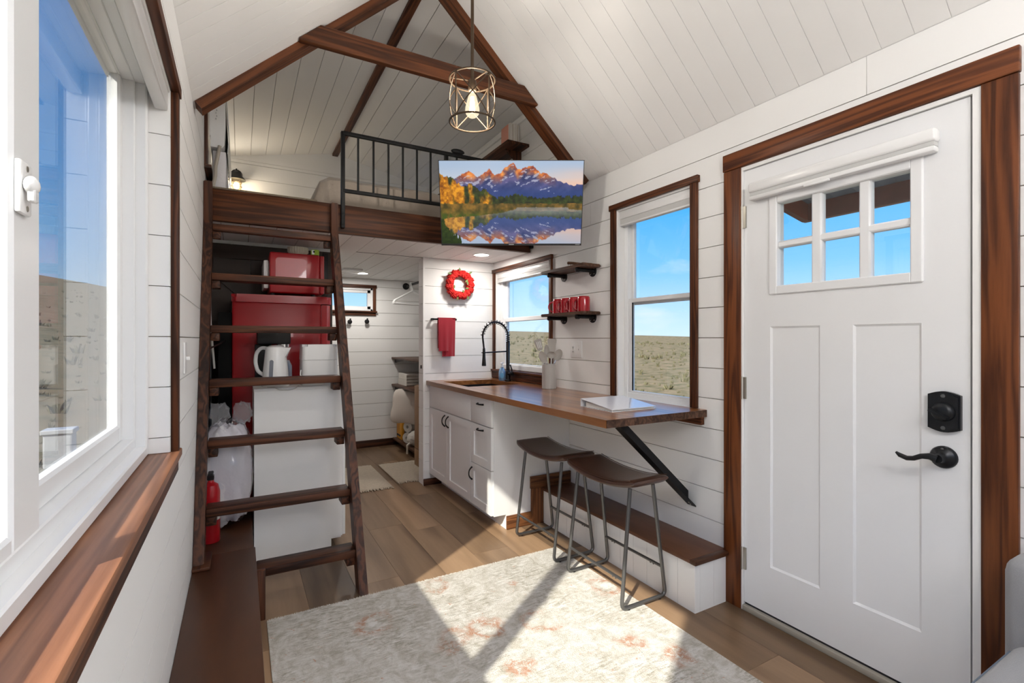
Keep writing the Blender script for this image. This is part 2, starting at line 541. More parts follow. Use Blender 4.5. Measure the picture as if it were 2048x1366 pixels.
def atube(bm, pts, r, n=8, closed=False, caps=True):
    pts = [Vector(p) for p in pts]
    k = len(pts)
    rs = r if isinstance(r, (list, tuple)) else [r] * k
    rings = []
    prev = None
    for i, p in enumerate(pts):
        if closed:
            d = pts[(i + 1) % k] - pts[i - 1]
        else:
            d = pts[min(i + 1, k - 1)] - pts[max(i - 1, 0)]
        if d.length < 1e-9:
            d = Vector((0, 0, 1))
        d.normalize()
        if prev is None:
            a, b = frame3(d)
        else:
            a = prev - d * prev.dot(d)
            if a.length < 1e-6:
                a, b = frame3(d)
            a.normalize()
            b = d.cross(a)
        prev = a
        rings.append([bm.verts.new(p + (a * math.cos(2 * math.pi * j / n) + b * math.sin(2 * math.pi * j / n)) * rs[i]) for j in range(n)])
    m = k if closed else k - 1
    for i in range(m):
        q = rings[(i + 1) % k]
        for j in range(n):
            bm.faces.new((rings[i][j], rings[i][(j + 1) % n], q[(j + 1) % n], q[j]))
    if caps and not closed:
        bm.faces.new(rings[0][::-1]); bm.faces.new(rings[-1])
def acyl(bm, p0, p1, r0, r1=None, n=20):
    atube(bm, [p0, p1], [r0, r0 if r1 is None else r1], n)
def alathe(bm, prof, o=(0, 0, 0), n=28, axis='z', cap=True):
    o = Vector(o)
    rings = []
    for r, h in prof:
        ring = []
        for j in range(n):
            t = 2 * math.pi * j / n
            c, s = r * math.cos(t), r * math.sin(t)
            p = {'z': (c, s, h), 'x': (h, c, s), 'y': (c, h, s)}[axis]
            ring.append(bm.verts.new(o + Vector(p)))
        rings.append(ring)
    for a, b in zip(rings, rings[1:]):
        for j in range(n):
            bm.faces.new((a[j], a[(j + 1) % n], b[(j + 1) % n], b[j]))
    if cap:
        bm.faces.new(rings[0][::-1]); bm.faces.new(rings[-1])
def aprism(bm, poly, axis, a, b):
    """2-D polygon extruded along an axis; polygon coords are the other two axes in order"""
    def P3(p, h):
        return {'x': (h, p[0], p[1]), 'y': (p[0], h, p[1]), 'z': (p[0], p[1], h)}[axis]
    v0 = [bm.verts.new(P3(p, a)) for p in poly]
    v1 = [bm.verts.new(P3(p, b)) for p in poly]
    bm.faces.new(v0[::-1]); bm.faces.new(v1)
    k = len(poly)
    for i in range(k):
        bm.faces.new((v0[i], v0[(i + 1) % k], v1[(i + 1) % k], v1[i]))
def asphere(bm, c, r, u=16, v=10, fn=None):
    c = Vector(c)
    r = Vector(r) if not isinstance(r, (int, float)) else Vector((r, r, r))
    top = []
    rows = []
    for i in range(v + 1):
        th = math.pi * i / v
        row = []
        for j in range(u):
            ph = 2 * math.pi * j / u
            d = Vector((math.sin(th) * math.cos(ph), math.sin(th) * math.sin(ph), math.cos(th)))
            k = fn(d) if fn else 1.0
            row.append(c + Vector((d.x * r.x, d.y * r.y, d.z * r.z)) * k)
            if i in (0, v):
                break
        rows.append([bm.verts.new(p) for p in row])
    for i in range(v):
        a, b = rows[i], rows[i + 1]
        for j in range(u):
            j2 = (j + 1) % u
            if len(a) == 1:
                bm.faces.new((a[0], b[j], b[j2]))
            elif len(b) == 1:
                bm.faces.new((a[j], b[0], a[j2]))
            else:
                bm.faces.new((a[j], b[j], b[j2], a[j2]))
def rrect(x0, x1, y0, y1, r, n=5):
    pts = []
    for cx, cy, a0 in ((x1 - r, y1 - r, 0), (x0 + r, y1 - r, 90), (x0 + r, y0 + r, 180), (x1 - r, y0 + r, 270)):
        for i in range(n + 1):
            a = R(a0 + 90 * i / n)
            pts.append((cx + r * math.cos(a), cy + r * math.sin(a)))
    return pts
def dup(root, loc, rotz=None, label=None):
    r = root.copy(); COL.objects.link(r)
    r.location = loc
    if rotz is not None:
        r.rotation_euler = (0, 0, rotz)
    if label:
        r['label'] = label
    for ch in list(root.children):
        c = ch.copy(); COL.objects.link(c); c.parent = r
        for g in list(ch.children):
            d = g.copy(); COL.objects.link(d); d.parent = c
    return r

# ================================================================== THE SETTING
XL, XR = -0.188, 2.085          # inner faces of the long walls
XC = (XL + XR) / 2              # ridge line
YB, YF = 5.84, -1.70            # far end wall, rear end wall (behind the camera)
EAVE, RIDGE, DORM = 2.36, 3.41, 3.17
YD = 2.72                       # the dormer over the loft starts here
ZC = 1.995                      # ceiling under the loft
ZL = 2.18                       # loft floor
YP = 4.07                       # partition towards the bathroom
BT = 0.012                      # shiplap board thickness
LV = [round(2.21 + 0.154 * k, 4) for k in range(-14, 8)]   # shiplap courses

def cells(us, zs, holes):
    for a, b in zip(us, us[1:]):
        for c, d in zip(zs, zs[1:]):
            mu, mz = (a + b) / 2, (c + d) / 2
            if not any(h[0] < mu < h[1] and h[2] < mz < h[3] for h in holes):
                yield a, b, c, d
def wall_core(name, axis, p0, p1, u0, u1, z0, z1, holes, m='raw_gap'):
    """solid part of a wall behind its boards; axis = direction of the wall's normal"""
    us = sorted({u0, u1, *[min(max(x, u0), u1) for h in holes for x in h[:2]]})
    zs = sorted({z0, z1, *[min(max(x, z0), z1) for h in holes for x in h[2:]]})
    bm = B()
    for a, b, c, d in cells(us, zs, holes):
        if axis == 'x':
            abox(bm, (p0, a, c), (p1, b, d))
        else:
            abox(bm, (a, p0, c), (b, p1, d))
    o = mo(name, bm, m)
    o['kind'] = 'structure'
    return o
def boards(parent, axis, p0, p1, u0, u1, z0, z1, holes=(), m='white_paint', gap=0.0036, joints=None):
    """horizontal shiplap boards; each board is one object, notched round openings"""
    edges = sorted({z0, z1, *[l for l in LV if z0 + 0.01 < l < z1 - 0.01]})
    for k, (c, d) in enumerate(zip(edges, edges[1:])):
        c2, d2 = c + gap / 2, d - gap / 2
        cuts = [u0] + sorted(j for j, lo, hi in (joints or []) if lo < (c + d) / 2 < hi and u0 < j < u1) + [u1]
        for ua, ub in zip(cuts, cuts[1:]):
            if len(cuts) > 2:
                ua, ub = ua + 0.0008, ub - 0.0008
            us = sorted({ua, ub, *[min(max(x, ua), ub) for h in holes for x in h[:2] if h[2] < d2 and h[3] > c2]})
            run = []
            def flush():
                if run:
                    if len(run) == 1:
                        a, b, e, f = run[0]
                        lo, hi = ((p0, a, e), (p1, b, f)) if axis == 'x' else ((a, p0, e), (b, p1, f))
                        plank('plank', lo, hi, m, parent)
                    else:
                        bm = B()
                        for a, b, e, f in run:
                            abox(bm, *(((p0, a, e), (p1, b, f)) if axis == 'x' else ((a, p0, e), (b, p1, f))))
                        mo('plank', bm, m, parent)
                    run.clear()
            for a, b in zip(us, us[1:]):
                e, f = c2, d2
                mu = (a + b) / 2
                gone = False
                for h in holes:
                    if h[0] < mu < h[1] and h[2] < f and h[3] > e:
                        if h[2] <= e + 0.004 and h[3] >= f - 0.004:
                            gone = True
                        elif h[2] <= e + 0.004:
                            e = h[3]
                        elif h[3] >= f - 0.004:
                            f = h[2]
                        else:
                            gone = True
                if gone or f - e < 0.006:
                    flush()
                else:
                    run.append((a, b, e, f))
            flush()

# ---- openings (u0,u1,z0,z1)
H_DOOR = (0.622, 1.472, 0.0, 2.090)
H_WIN = (1.770, 2.357, 0.880, 2.097)
H_SMALL = (3.110, 4.028, 1.000, 1.895)
H_LEFT = (-0.010, 1.822, 0.925, 2.045)
H_DORM = (3.45, 5.50, 2.32, 3.02)
H_DORM_R = (4.70, 5.60, 2.35, 2.98)  # opening for the added loft window
H_BACK = (0.86, 1.375, 1.615, 1.885)

# ---- floor: plank by plank
fl = box('floor', (XL - 0.1, YF - 0.1, -0.10), (XR + 0.1, YB + 0.1, -0.008), 'raw_gap')
fl['kind'] = 'structure'
PW = 0.2305
xs = [0.517 + PW * k for k in range(-4, 9)]
rnd = random.Random(5)
for i, xa in enumerate(xs):
    a, b = max(xa, XL), min(xa + PW, XR)
    if b - a < 0.01:
        continue
    y = YF - rnd.uniform(0, 1.2)
    if abs(xa - 0.517) < 0.01:
        y = 2.576 - 1.22 * 4
    while y < YB:
        y0, y1 = max(y, YF), min(y + 1.22, YB)
        if y1 - y0 > 0.02:
            plank('plank', (a + 0.0007, y0 + 0.0007, -0.008), (b - 0.0007, y1 - 0.0007, 0.0), 'floor_plank', fl)
        y += 1.22

# ---- long walls
wr = wall_core('wall_right', 'x', XR + BT, XR + 0.13, YF, YB, 0.0, EAVE, [H_DOOR, H_WIN, H_SMALL])
boards(wr, 'x', XR, XR + BT, YF, YB, 0.0, EAVE, [H_DOOR, H_WIN, H_SMALL],
       joints=[(0.95, 2.21, 2.37), (3.09, 1.90, 2.06), (4.6, 0, 1.9), (-0.6, 0.5, 1.2), (2.62, 2.06, 2.21)])
wr2 = wall_core('wall_dormer_right', 'x', XR + BT, XR + 0.13, YD, YB, EAVE, DORM + 0.05, [H_DORM_R])
boards(wr2, 'x', XR, XR + BT, YD, YB, EAVE, DORM, [H_DORM_R])
wl = wall_core('wall_left', 'x', XL - BT, XL - 0.13, YF, YB, 0.0, EAVE, [H_LEFT, (H_DORM[0], H_DORM[1], H_DORM[2], 5)])
boards(wl, 'x', XL, XL - BT, YF, YB, 0.0, EAVE, [H_LEFT, (H_DORM[0], H_DORM[1], H_DORM[2], 5)], joints=[(2.45, 0.3, 0.9), (3.0, 1.6, 2.0)])
wl2 = wall_core('wall_dormer_left', 'x', XL - BT, XL - 0.13, YD, YB, EAVE, DORM + 0.05, [H_DORM])
boards(wl2, 'x', XL, XL - BT, YD, YB, EAVE, DORM, [H_DORM])

# ---- end walls
wb = wall_core('wall_back', 'y', YB + BT, YB + 0.13, XL - 0.13, XR + 0.13, 0.0, DORM, [H_BACK])
boards(wb, 'y', YB, YB + BT, XL, XR, 0.0, ZC, [H_BACK])
boards(wb, 'y', YB, YB + BT, XL, XR, ZL, DORM)
bm = B(); aprism(bm, [(XL - 0.13, DORM), (XR + 0.13, DORM), (XC, RIDGE + 0.05)], 'y', YB, YB + 0.13)
o = mo('wall_back_gable', bm, 'white_paint'); o['kind'] = 'structure'
H_REAR = (0.02, 1.88, 0.10, 2.28)  # opening for the added daylight window
wf = wall_core('wall_rear', 'y', YF - 0.12, YF, XL - 0.13, XR + 0.13, 0.0, EAVE, [H_REAR], m='white_paint')
bm = B(); aprism(bm, [(XL - 0.13, EAVE), (XR + 0.13, EAVE), (XC, RIDGE + 0.05)], 'y', YF - 0.12, YF)
o = mo('wall_rear_gable', bm, 'white_paint'); o['kind'] = 'structure'
# ---- partitions to the bathroom
wp = wall_core('wall_partition_right', 'y', YP + BT, YP + 0.125, 1.396 + BT, XR, 0.0, ZC, [], m='gap_white')
boards(wp, 'y', YP, YP + BT, 1.396, XR, 0.0, ZC)
boards(wp, 'x', 1.396, 1.396 + BT, YP + BT + 0.001, YP + 0.125, 0.0, ZC)
box('corner_bead', (1.392, YP - 0.003, 0.0), (1.409, YP + 0.004, ZC), 'white_paint', wp)
wq = wall_core('wall_partition_left', 'y', YP, YP + 0.12, XL, 0.64, 0.0, ZC, [], m='white_paint')

# ---- ceilings
def slope_box(bm, side, y0, y1, s0, s1, z_e, z_r, t0, t1):
    """board lying on a roof slope, s from eave (0) to ridge (1), between depths t0..t1 above the slope"""
    xe = XR if side > 0 else XL
    run = Vector((XC - xe, 0, z_r - z_e))
    nrm = Vector((-(z_r - z_e), 0, (XC - xe))) if side < 0 else Vector(((z_r - z_e), 0, -(XC - xe)))
    nrm.normalize()
    if nrm.z < 0:
        nrm = -nrm
    p = [Vector((xe, 0, z_e)) + run * s for s in (s0, s1)]
    vs = []
    for y in (y0, y1):
        for q, t in ((p[0], t0), (p[1], t0), (p[1], t1), (p[0], t1)):
            w = q + nrm * t
            vs.append(bm.verts.new((w.x, y, w.z)))
    for f in ((0, 1, 2, 3), (7, 6, 5, 4), (0, 4, 5, 1), (1, 5, 6, 2), (2, 6, 7, 3), (3, 7, 4, 0)):
        bm.faces.new([vs[i] for i in f])
def shared(name, bm, m, parent, dy, first={}):
    pass
for side, nm in ((1, 'ceiling_right'), (-1, 'ceiling_left')):
    bm = B(); slope_box(bm, side, YF, YD, -0.05, 1.02, EAVE, RIDGE, 0.0024, 0.10)
    c = mo(nm, bm, 'white_ceiling'); c['kind'] = 'structure'
    w = 0.1018
    k = 0
    proto = None
    y = 1.612 - 0.1018 * 32
    while y < YD - 0.01:
        y1 = min(y + w, YD)
        full = abs(y1 - y - w) < 1e-6
        if proto is None or not full:
            bm = B(); slope_box(bm, side, y + 0.0012, y1 - 0.0012, 0.0, 1.0, EAVE, RIDGE, 0.0, 0.0024)
            p = mo('plank', bm, 'white_ceiling', c)
            if full:
                proto = p; py = y
        else:
            p = proto.copy(); COL.objects.link(p)
            p.location = proto.location + Vector((0, y - py, 0))
        y += w
    # dormer ceiling: boards run with the ridge
    bm = B(); slope_box(bm, side, YD, YB + 0.13, -0.12, 1.0, DORM, RIDGE, BT, 0.10)
    c = mo('ceiling_dormer_' + ('right' if side > 0 else 'left'), bm, 'raw_gap'); c['kind'] = 'structure'
    n = 8
    for i in range(n):
        bm = B(); slope_box(bm, side, YD, YB, i / n + 0.0017, (i + 1) / n - 0.0017, DORM, RIDGE, 0.0, BT)
        mo('plank', bm, 'white_ceiling', c)
# closures above the main roof where the dormer rises
for side, nm in ((1, 'wall_dormer_cheek_right'), (-1, 'wall_dormer_cheek_left')):
    xe = XR + 0.13 if side > 0 else XL - 0.13
    bm = B(); aprism(bm, [(xe, EAVE - 0.0), (xe, DORM + 0.06), (XC, RIDGE + 0.08), (XC, RIDGE + 0.03)], 'y', YD - 0.03, YD)
    o = mo(nm, bm, 'white_paint'); o['kind'] = 'structure'
# loft floor / ceiling under the loft
lf = box('ceiling_loft', (XL, 3.425, ZC + BT), (XR, YB, ZL), 'raw_gap'); lf['kind'] = 'structure'
x = 0.675 - 0.156 * 6
while x < XR:
    a, b = max(x, XL), min(x + 0.156, XR)
    if b - a > 0.01:
        for ya, yb in ((3.425, 4.078), (4.092, YB)) if 0.80 < (a + b) / 2 < 1.47 else ((3.425, YB),):
            plank('plank', (a + 0.0020, ya, ZC), (b - 0.0020, yb, ZC + BT), 'white_ceiling', lf)
    x += 0.156
box('door_track', (0.83, 4.079, ZC - 0.0008), (1.46, 4.091, ZC + BT), 'dark_slot', lf)
cpt = box('loft_carpet', (XL + 0.002, 3.388, ZL + 0.0005), (0.44, 5.0, ZL + 0.012), 'carpet_edge', bevel=0.004)
tag(cpt, 'brown woven carpet edge along the loft floor above the ladder', 'carpet')

# trim: corner board of the loft, baseboards
def trim(n, lo, hi, m, bevel=0.002):
    o = box('trim_%d' % n, lo, hi, m, bevel=bevel)
    o['kind'] = 'structure'
    return o
o = box('baseboard_back', (0.66, YB - 0.015, 0.0), (XR, YB, 0.085), 'stain_dark_X', bevel=0.002); o['kind'] = 'structure'
o = box('baseboard_partition', (1.394, YP - 0.014, 0.0), (1.559, YP - 0.001, 0.058), 'stain_dark_X', bevel=0.002); o['kind'] = 'structure'
trim(1, (XC - 0.03, YD, RIDGE - 0.032), (XC + 0.03, YB, RIDGE - 0.006), 'stain_dark_Y')     # ridge cover strip
trim(2, (XR - 0.018, 2.74, DORM - 0.055), (XR, YB, DORM - 0.004), 'white_paint')             # white strip under the dormer ceiling

# ================================================================== WINDOWS AND DOOR
def casing(par, s, xf, y0, y1, z0, z1, wd, m='stain_', cap=0.010, head=0.036, thick=0.018, sides=True, bottom=None):
    """wood casing on a long wall; s=+1 right wall, -1 left wall; xf wall face"""
    a, b = xf - s * thick, xf
    box('casing', (a - s * 0.004, y0 - wd - cap, z1), (b, y1 + wd + cap, z1 + head), m + 'Y', par, 0.002)
    if sides:
        box('casing', (a, y0 - wd, z0), (b, y0, z1), m + 'Z', par, 0.002)
        box('casing', (a, y1, z0), (b, y1 + wd, z1), m + 'Z', par, 0.002)
def liner(par, s, xf, xo, y0, y1, z0, z1, t=0.010, bottom=True):
    a, b = sorted((xf + s * 0.001, xo))
    box('jamb', (a, y0 - 0.001, z0), (b, y0 + t, z1), 'white_paint', par)
    box('jamb', (a, y1 - t, z0), (b, y1 + 0.001, z1), 'white_paint', par)
    box('jamb', (a, y0 + t, z1 - t), (b, y1 - t, z1 + 0.001), 'white_paint', par)
    if bottom:
        box('jamb', (a, y0 + t, z0 - 0.001), (b, y1 - t, z0 + t), 'white_paint', par)
def ring(name, par, xa, xb, y0, y1, z0, z1, w, m='vinyl', wb=None, bevel=0.003, wt=None):
    wb = w if wb is None else wb
    wt = w if wt is None else wt
    bm = B()
    abox(bm, (xa, y0, z0), (xb, y0 + w, z1), bevel, 1)
    abox(bm, (xa, y1 - w, z0), (xb, y1, z1), bevel, 1)
    abox(bm, (xa, y0 + w - 0.002, z1 - wt), (xb, y1 - w + 0.002, z1), bevel, 1)
    abox(bm, (xa, y0 + w - 0.002, z0), (xb, y1 - w + 0.002, z0 + wb), bevel, 1)
    return mo(name, bm, m, par)

# ---- window_1: single-hung window above the bar counter (right wall)
w1 = struct_empty('window_1', (XR, 2.06, 0.92))
y0, y1, z0, z1 = H_WIN[0], H_WIN[1], 0.919, H_WIN[3]
casing(w1, 1, XR, y0, y1, z0, z1, 0.043)
liner(w1, 1, XR, 2.215, y0, y1, 0.905, z1)
ring('window_frame', w1, 2.138, 2.20, y0 + 0.01, y1 - 0.01, 0.912, z1 - 0.01, 0.032)
up = ring('sash', w1, 2.166, 2.192, y0 + 0.042, y1 - 0.042, 1.495, z1 - 0.03, 0.024)
lo = ring('sash', w1, 2.146, 2.172, y0 + 0.042, y1 - 0.042, 0.935, 1.535, 0.026, wb=0.022)
box('pane', (2.177, y0 + 0.06, 1.51), (2.180, y1 - 0.06, z1 - 0.05), 'glass', up)
box('pane', (2.158, y0 + 0.06, 0.95), (2.161, y1 - 0.06, 1.515), 'glass', lo)
box('gasket', (2.150, y1 - 0.074, 0.957), (2.157, y1 - 0.068, 1.509), 'gasket', lo)
bl = box('roller_blind', (2.095, y0 + 0.012, z1 - 0.062), (2.132, y1 - 0.012, z1 - 0.010), 'white_plastic', w1, 0.006)
box('blind_fabric', (2.098, y0 + 0.018, z1 - 0.092), (2.124, y1 - 0.018, z1 - 0.062), 'blind_grey', bl)
box('bottom_rail', (2.096, y0 + 0.018, z1 - 0.104), (2.128, y1 - 0.018, z1 - 0.092), 'white_plastic', bl, 0.003)

# ---- window_2: single-hung window behind the sink (right wall)
w2 = struct_empty('window_2', (XR, 3.57, 0.97))
y0, y1, z0, z1 = H_SMALL
casing(w2, 1, XR, y0, y1, z0, z1, 0.034, head=0.034, cap=0.006)
box('window_sill', (2.050, y0 - 0.045, z0 - 0.016), (2.14, 4.066, z0 + 0.002), 'stain_Y', w2, 0.003)
box('apron', (2.062, y0 - 0.035, z0 - 0.078), (XR, 4.066, z0 - 0.016), 'stain_Y', w2, 0.002)
liner(w2, 1, XR, 2.215, y0, y1, z0, z1, bottom=False)
box('jamb', (2.14, y0, z0 - 0.012), (2.215, y1, z0 + 0.012), 'vinyl', w2)
ring('window_frame', w2, 2.128, 2.20, y0 + 0.01, y1 - 0.01, z0 + 0.004, z1 - 0.01, 0.045)
up = ring('sash', w2, 2.160, 2.188, y0 + 0.055, y1 - 0.055, 1.44, z1 - 0.05, 0.035)
lo = ring('sash', w2, 2.138, 2.166, y0 + 0.055, y1 - 0.055, z0 + 0.03, 1.475, 0.035, wb=0.03)
box('pane', (2.172, y0 + 0.08, 1.46), (2.175, y1 - 0.08, z1 - 0.07), 'glass', up)
box('pane', (2.150, y0 + 0.08, z0 + 0.05), (2.153, y1 - 0.08, 1.45), 'glass', lo)
bl = box('roller_blind', (2.092, y0 + 0.012, z1 - 0.055), (2.124, y1 - 0.012, z1 - 0.010), 'white_plastic', w2, 0.006)
box('blind_fabric', (2.096, y0 + 0.018, z1 - 0.080), (2.118, y1 - 0.018, z1 - 0.055), 'blind_grey', bl)
box('bottom_rail', (2.094, y0 + 0.018, z1 - 0.090), (2.121, y1 - 0.018, z1 - 0.080), 'white_plastic', bl, 0.003)

# ---- window_3: wide sliding window in the left wall, beside the camera
w3 = struct_empty('window_3', (XL, 0.96, 0.93))
y0, y1, z0, z1 = H_LEFT
casing(w3, -1, XL, y0, y1, z0, z1, 0.042, head=0.034, cap=0.008, thick=0.020)
box('window_sill', (-0.252, y0 - 0.06, 0.905), (-0.163, y1 + 0.058, 0.930), 'sill_wood', w3, 0.004)
box('apron', (XL, y0 - 0.05, 0.860), (XL + 0.016, y1 + 0.048, 0.905), 'stain_dark_Y', w3, 0.002)
box('jamb', (-0.336, y0 - 0.001, z0), (XL - 0.001, y0 + 0.010, z1), 'white_paint', w3)
box('jamb', (-0.336, y0 + 0.01, z1 - 0.010), (XL - 0.001, y1 - 0.01, z1 + 0.001), 'white_paint', w3)
box('jamb', (-0.336, y0 + 0.01, z0 - 0.02), (-0.252, y1, 0.926), 'vinyl', w3)
edges = [0.9301] + [l for l in LV if 0.95 < l < z1] + [z1 - 0.01]
for a, b in zip(edges, edges[1:]):
    plank('plank', (-0.336, y1 - 0.012, a + 0.0012), (XL - 0.001, y1 - 0.001, b - 0.0012), 'white_paint', w3)
ring('window_frame', w3, -0.335, -0.241, y0 + 0.010, y1 - 0.013, 0.9305, z1 - 0.010, 0.030, wb=0.030, bevel=0.004, wt=0.004)
ring('frame_step', w3, -0.330, -0.268, y0 + 0.038, y1 - 0.042, 0.958, z1 - 0.014, 0.016, wb=0.030, bevel=0.003, wt=0.003)
sf = ring('sash', w3, -0.322, -0.296, 0.930, y1 - 0.052, 0.985, z1 - 0.016, 0.040, wb=0.050, bevel=0.006, wt=0.006)
sn = ring('sash', w3, -0.296, -0.270, y0 + 0.045, 1.010, 0.970, z1 - 0.016, 0.104, wb=0.040, bevel=0.005, wt=0.006)
box('pane', (-0.312, 0.960, 1.03), (-0.309, y1 - 0.085, z1 - 0.020), 'glass', sf)
box('insect_screen', (-0.3205, 0.960, 1.03), (-0.3195, y1 - 0.085, z1 - 0.020), 'screen_mesh', sf)
box('pane', (-0.286, y0 + 0.13, 1.005), (-0.283, 0.912, z1 - 0.020), 'glass', sn)
lt = box('latch', (-0.2698, 0.908, 1.452), (-0.262, 0.948, 1.526), 'white_plastic', sn, 0.003)
bm = B(); asphere(bm, (-0.254, 0.918, 1.492), (0.009, 0.013, 0.013), 12, 8)
abox(bm, (-0.257, 0.910, 1.468), (-0.248, 0.925, 1.492), 0.002, 1)
mo('thumb_turn', bm, 'white_plastic', w3, True)
for z in (1.461, 1.517):
    bm = B(); alathe(bm, [(0.004, -0.262), (0.004, -0.2612)], (0, 0.930, z), 10, 'x'); mo('screw', bm, 'nickel', w3)
bl = box('roller_blind', (-0.227, y0 + 0.014, 1.975), (-0.192, y1 - 0.016, z1 - 0.011), 'white_plastic', w3, 0.005)

# ---- window_4: small fixed window in the far wall
w4 = struct_empty('window_4', (1.1, YB, 1.6))
x0, x1, z0, z1 = H_BACK
for nm, a, b in (('casing', (x0 - 0.04, YB - 0.020, z1), (x1 + 0.044, YB, z1 + 0.038)),
                 ('casing', (x0 - 0.03, YB - 0.016, z0), (x0, YB, z1)), ('casing', (x1, YB - 0.016, z0), (x1 + 0.034, YB, z1)),
                 ('window_sill', (x0 - 0.045, YB - 0.035, z0 - 0.018), (x1 + 0.046, YB + 0.03, z0)),
                 ('apron', (x0 - 0.03, YB - 0.016, z0 - 0.056), (x1 + 0.034, YB, z0 - 0.018))):
    box(nm, a, b, 'stain_dark_X' if b[0] - a[0] > 0.1 else 'stain_dark_Z', w4, 0.002)
bm = B()
for k, (t, ya, yb) in enumerate(((0.022, YB + 0.012, YB + 0.09), (0.055, YB + 0.03, YB + 0.075))):
    abox(bm, (x0, ya, z0), (x0 + t, yb, z1)); abox(bm, (x1 - t, ya, z0), (x1, yb, z1))
    abox(bm, (x0, ya, z1 - t), (x1, yb, z1)); abox(bm, (x0, ya, z0), (x1, yb, z0 + t))
mo('window_frame', bm, 'vinyl', w4)
box('pane', (x0 + 0.05, YB + 0.05, z0 + 0.05), (x1 - 0.05, YB + 0.053, z1 - 0.05), 'glass', w4)

# ---- window_5: loft window in the left dormer wall
w5 = struct_empty('window_5', (XL, 4.0, 2.3))
y0, y1, z0, z1 = H_DORM
casing(w5, -1, XL, y0, y1, z0, z1, 0.04, m='stain_dark_')
box('window_sill', (-0.26, y0 - 0.05, z0 - 0.02), (-0.150, y1 + 0.05, z0 + 0.001), 'stain_dark_Y', w5, 0.002)
ring('window_frame', w5, -0.29, -0.235, y0 + 0.002, y1 - 0.002, z0 + 0.002, z1 - 0.002, 0.06)
box('pane', (-0.27, y0 + 0.05, z0 + 0.05), (-0.267, y1 - 0.05, z1 - 0.05), 'glass', w5)
box('roller_blind', (-0.214, y0 + 0.004, z0 + 0.004), (-0.206, 4.62, z1 - 0.004), 'white_plastic', w5)

# ---- fill_window_7: extra loft window, hidden by the television, added to brighten the loft
w7 = struct_empty('fill_window_7', (XR, 5.15, 2.35))
y0, y1, z0, z1 = H_DORM_R
casing(w7, 1, XR, y0, y1, z0, z1, 0.04, m='stain_dark_')
ring('window_frame', w7, 2.12, 2.19, y0 + 0.002, y1 - 0.002, z0 + 0.002, z1 - 0.002, 0.05)
box('pane', (2.15, y0 + 0.04, z0 + 0.04), (2.153, y1 - 0.04, z1 - 0.04), 'glass', w7)

# ---- fill_window_6: unseen wide rear window, added to bring in more daylight
w6 = struct_empty('fill_window_6', (0.95, YF, 0.10))
x0, x1, z0, z1 = H_REAR
bm = B()
for a, b in (((x0, z0), (x0 + 0.06, z1)), ((x1 - 0.06, z0), (x1, z1)), ((x0, z0), (x1, z0 + 0.06)), ((x0, z1 - 0.06), (x1, z1)), ((0.92, z0), (0.98, z1))):
    abox(bm, (a[0], YF - 0.09, a[1]), (b[0], YF - 0.03, b[1]))
mo('window_frame', bm, 'vinyl', w6)
box('pane', (x0 + 0.05, YF - 0.062, z0 + 0.05), (0.93, YF - 0.059, z1 - 0.05), 'glass', w6)
box('pane', (0.97, YF - 0.062, z0 + 0.05), (x1 - 0.05, YF - 0.059, z1 - 0.05), 'glass', w6)

# ---- door_1: white entry door with six lites
d1 = struct_empty('door_1', (XR, 1.06, 0.0))
xf = XR
box('casing', (2.067, 1.473, 0.0), (XR, 1.564, 2.093), 'door_trim_Z', d1, 0.003)
box('casing', (2.067, 0.531, 0.0), (XR, 0.618, 2.093), 'door_trim_Z', d1, 0.003)
box('casing', (2.063, 0.528, 2.094), (XR, 1.567, 2.176), 'door_trim_Y', d1, 0.004)
for a, b in (((2.074, 1.466, 0.0), (2.20, 1.4725, 2.092)), ((2.074, 0.6185, 0.0), (2.20, 0.640, 2.092)), ((2.074, 0.640, 2.076), (2.20, 1.466, 2.092))):
    box('jamb', a, b, 'white_paint', d1)
box('door_stop', (2.132, 0.640, 0.03), (2.20, 0.652, 2.07), 'gasket', d1)
bm = B()
holes = [(0.779, 0.997, 0.248, 1.335), (1.120, 1.335, 0.248, 1.335), (0.790, 1.322, 1.494, 1.906)]
us = sorted({0.648, 1.465, *[x for h in holes for x in h[:2]]}); zs = sorted({0.036, 2.073, *[x for h in holes for x in h[2:]]})
for a, b, c, d in cells(us, zs, holes):
    abox(bm, (2.085, a, c), (2.128, b, d))
bmesh.ops.remove_doubles(bm, verts=bm.verts[:], dist=1e-5)
sl = mo('slab', bm, 'door_white', d1)
for a, b in ((0.779, 0.997), (1.120, 1.335)):
    bm = B()
    # recessed flat panel with a sloped rim
    o4 = [(2.0865, a, 0.248), (2.0865, b, 0.248), (2.0865, b, 1.335), (2.0865, a, 1.335)]
    g = 0.008
    i4 = [(2.0915, a + g, 0.248 + g), (2.0915, b - g, 0.248 + g), (2.0915, b - g, 1.335 - g), (2.0915, a + g, 1.335 - g)]
    bk = [(2.124, p[1], p[2]) for p in o4]
    V = [[bm.verts.new(p) for p in q] for q in (o4, i4, bk)]
    bm.faces.new(V[1]); bm.faces.new(V[2][::-1])
    for k in range(4):
        j = (k + 1) % 4
        bm.faces.new((V[0][k], V[0][j], V[1][j], V[1][k]))
        bm.faces.new((V[0][j], V[0][k], V[2][k], V[2][j]))
    mo('panel', bm, 'door_white', d1)
lfm = ring('lite_frame', d1, 2.076, 2.134, 0.772, 1.338, 1.478, 1.922, 0.038, 'door_white', bevel=0.004)
gy = [0.808, 0.938, 0.978, 1.115, 1.157, 1.302]
gz = [1.514, 1.684, 1.714, 1.886]
for a, b in ((0.938, 0.978), (1.115, 1.157)):
    box('muntin', (2.086, a, 1.510), (2.124, b, 1.890), 'door_white', lfm, 0.006, 1)
box('muntin', (2.087, 0.806, 1.684), (2.123, 1.304, 1.714), 'door_white', lfm, 0.006, 1)
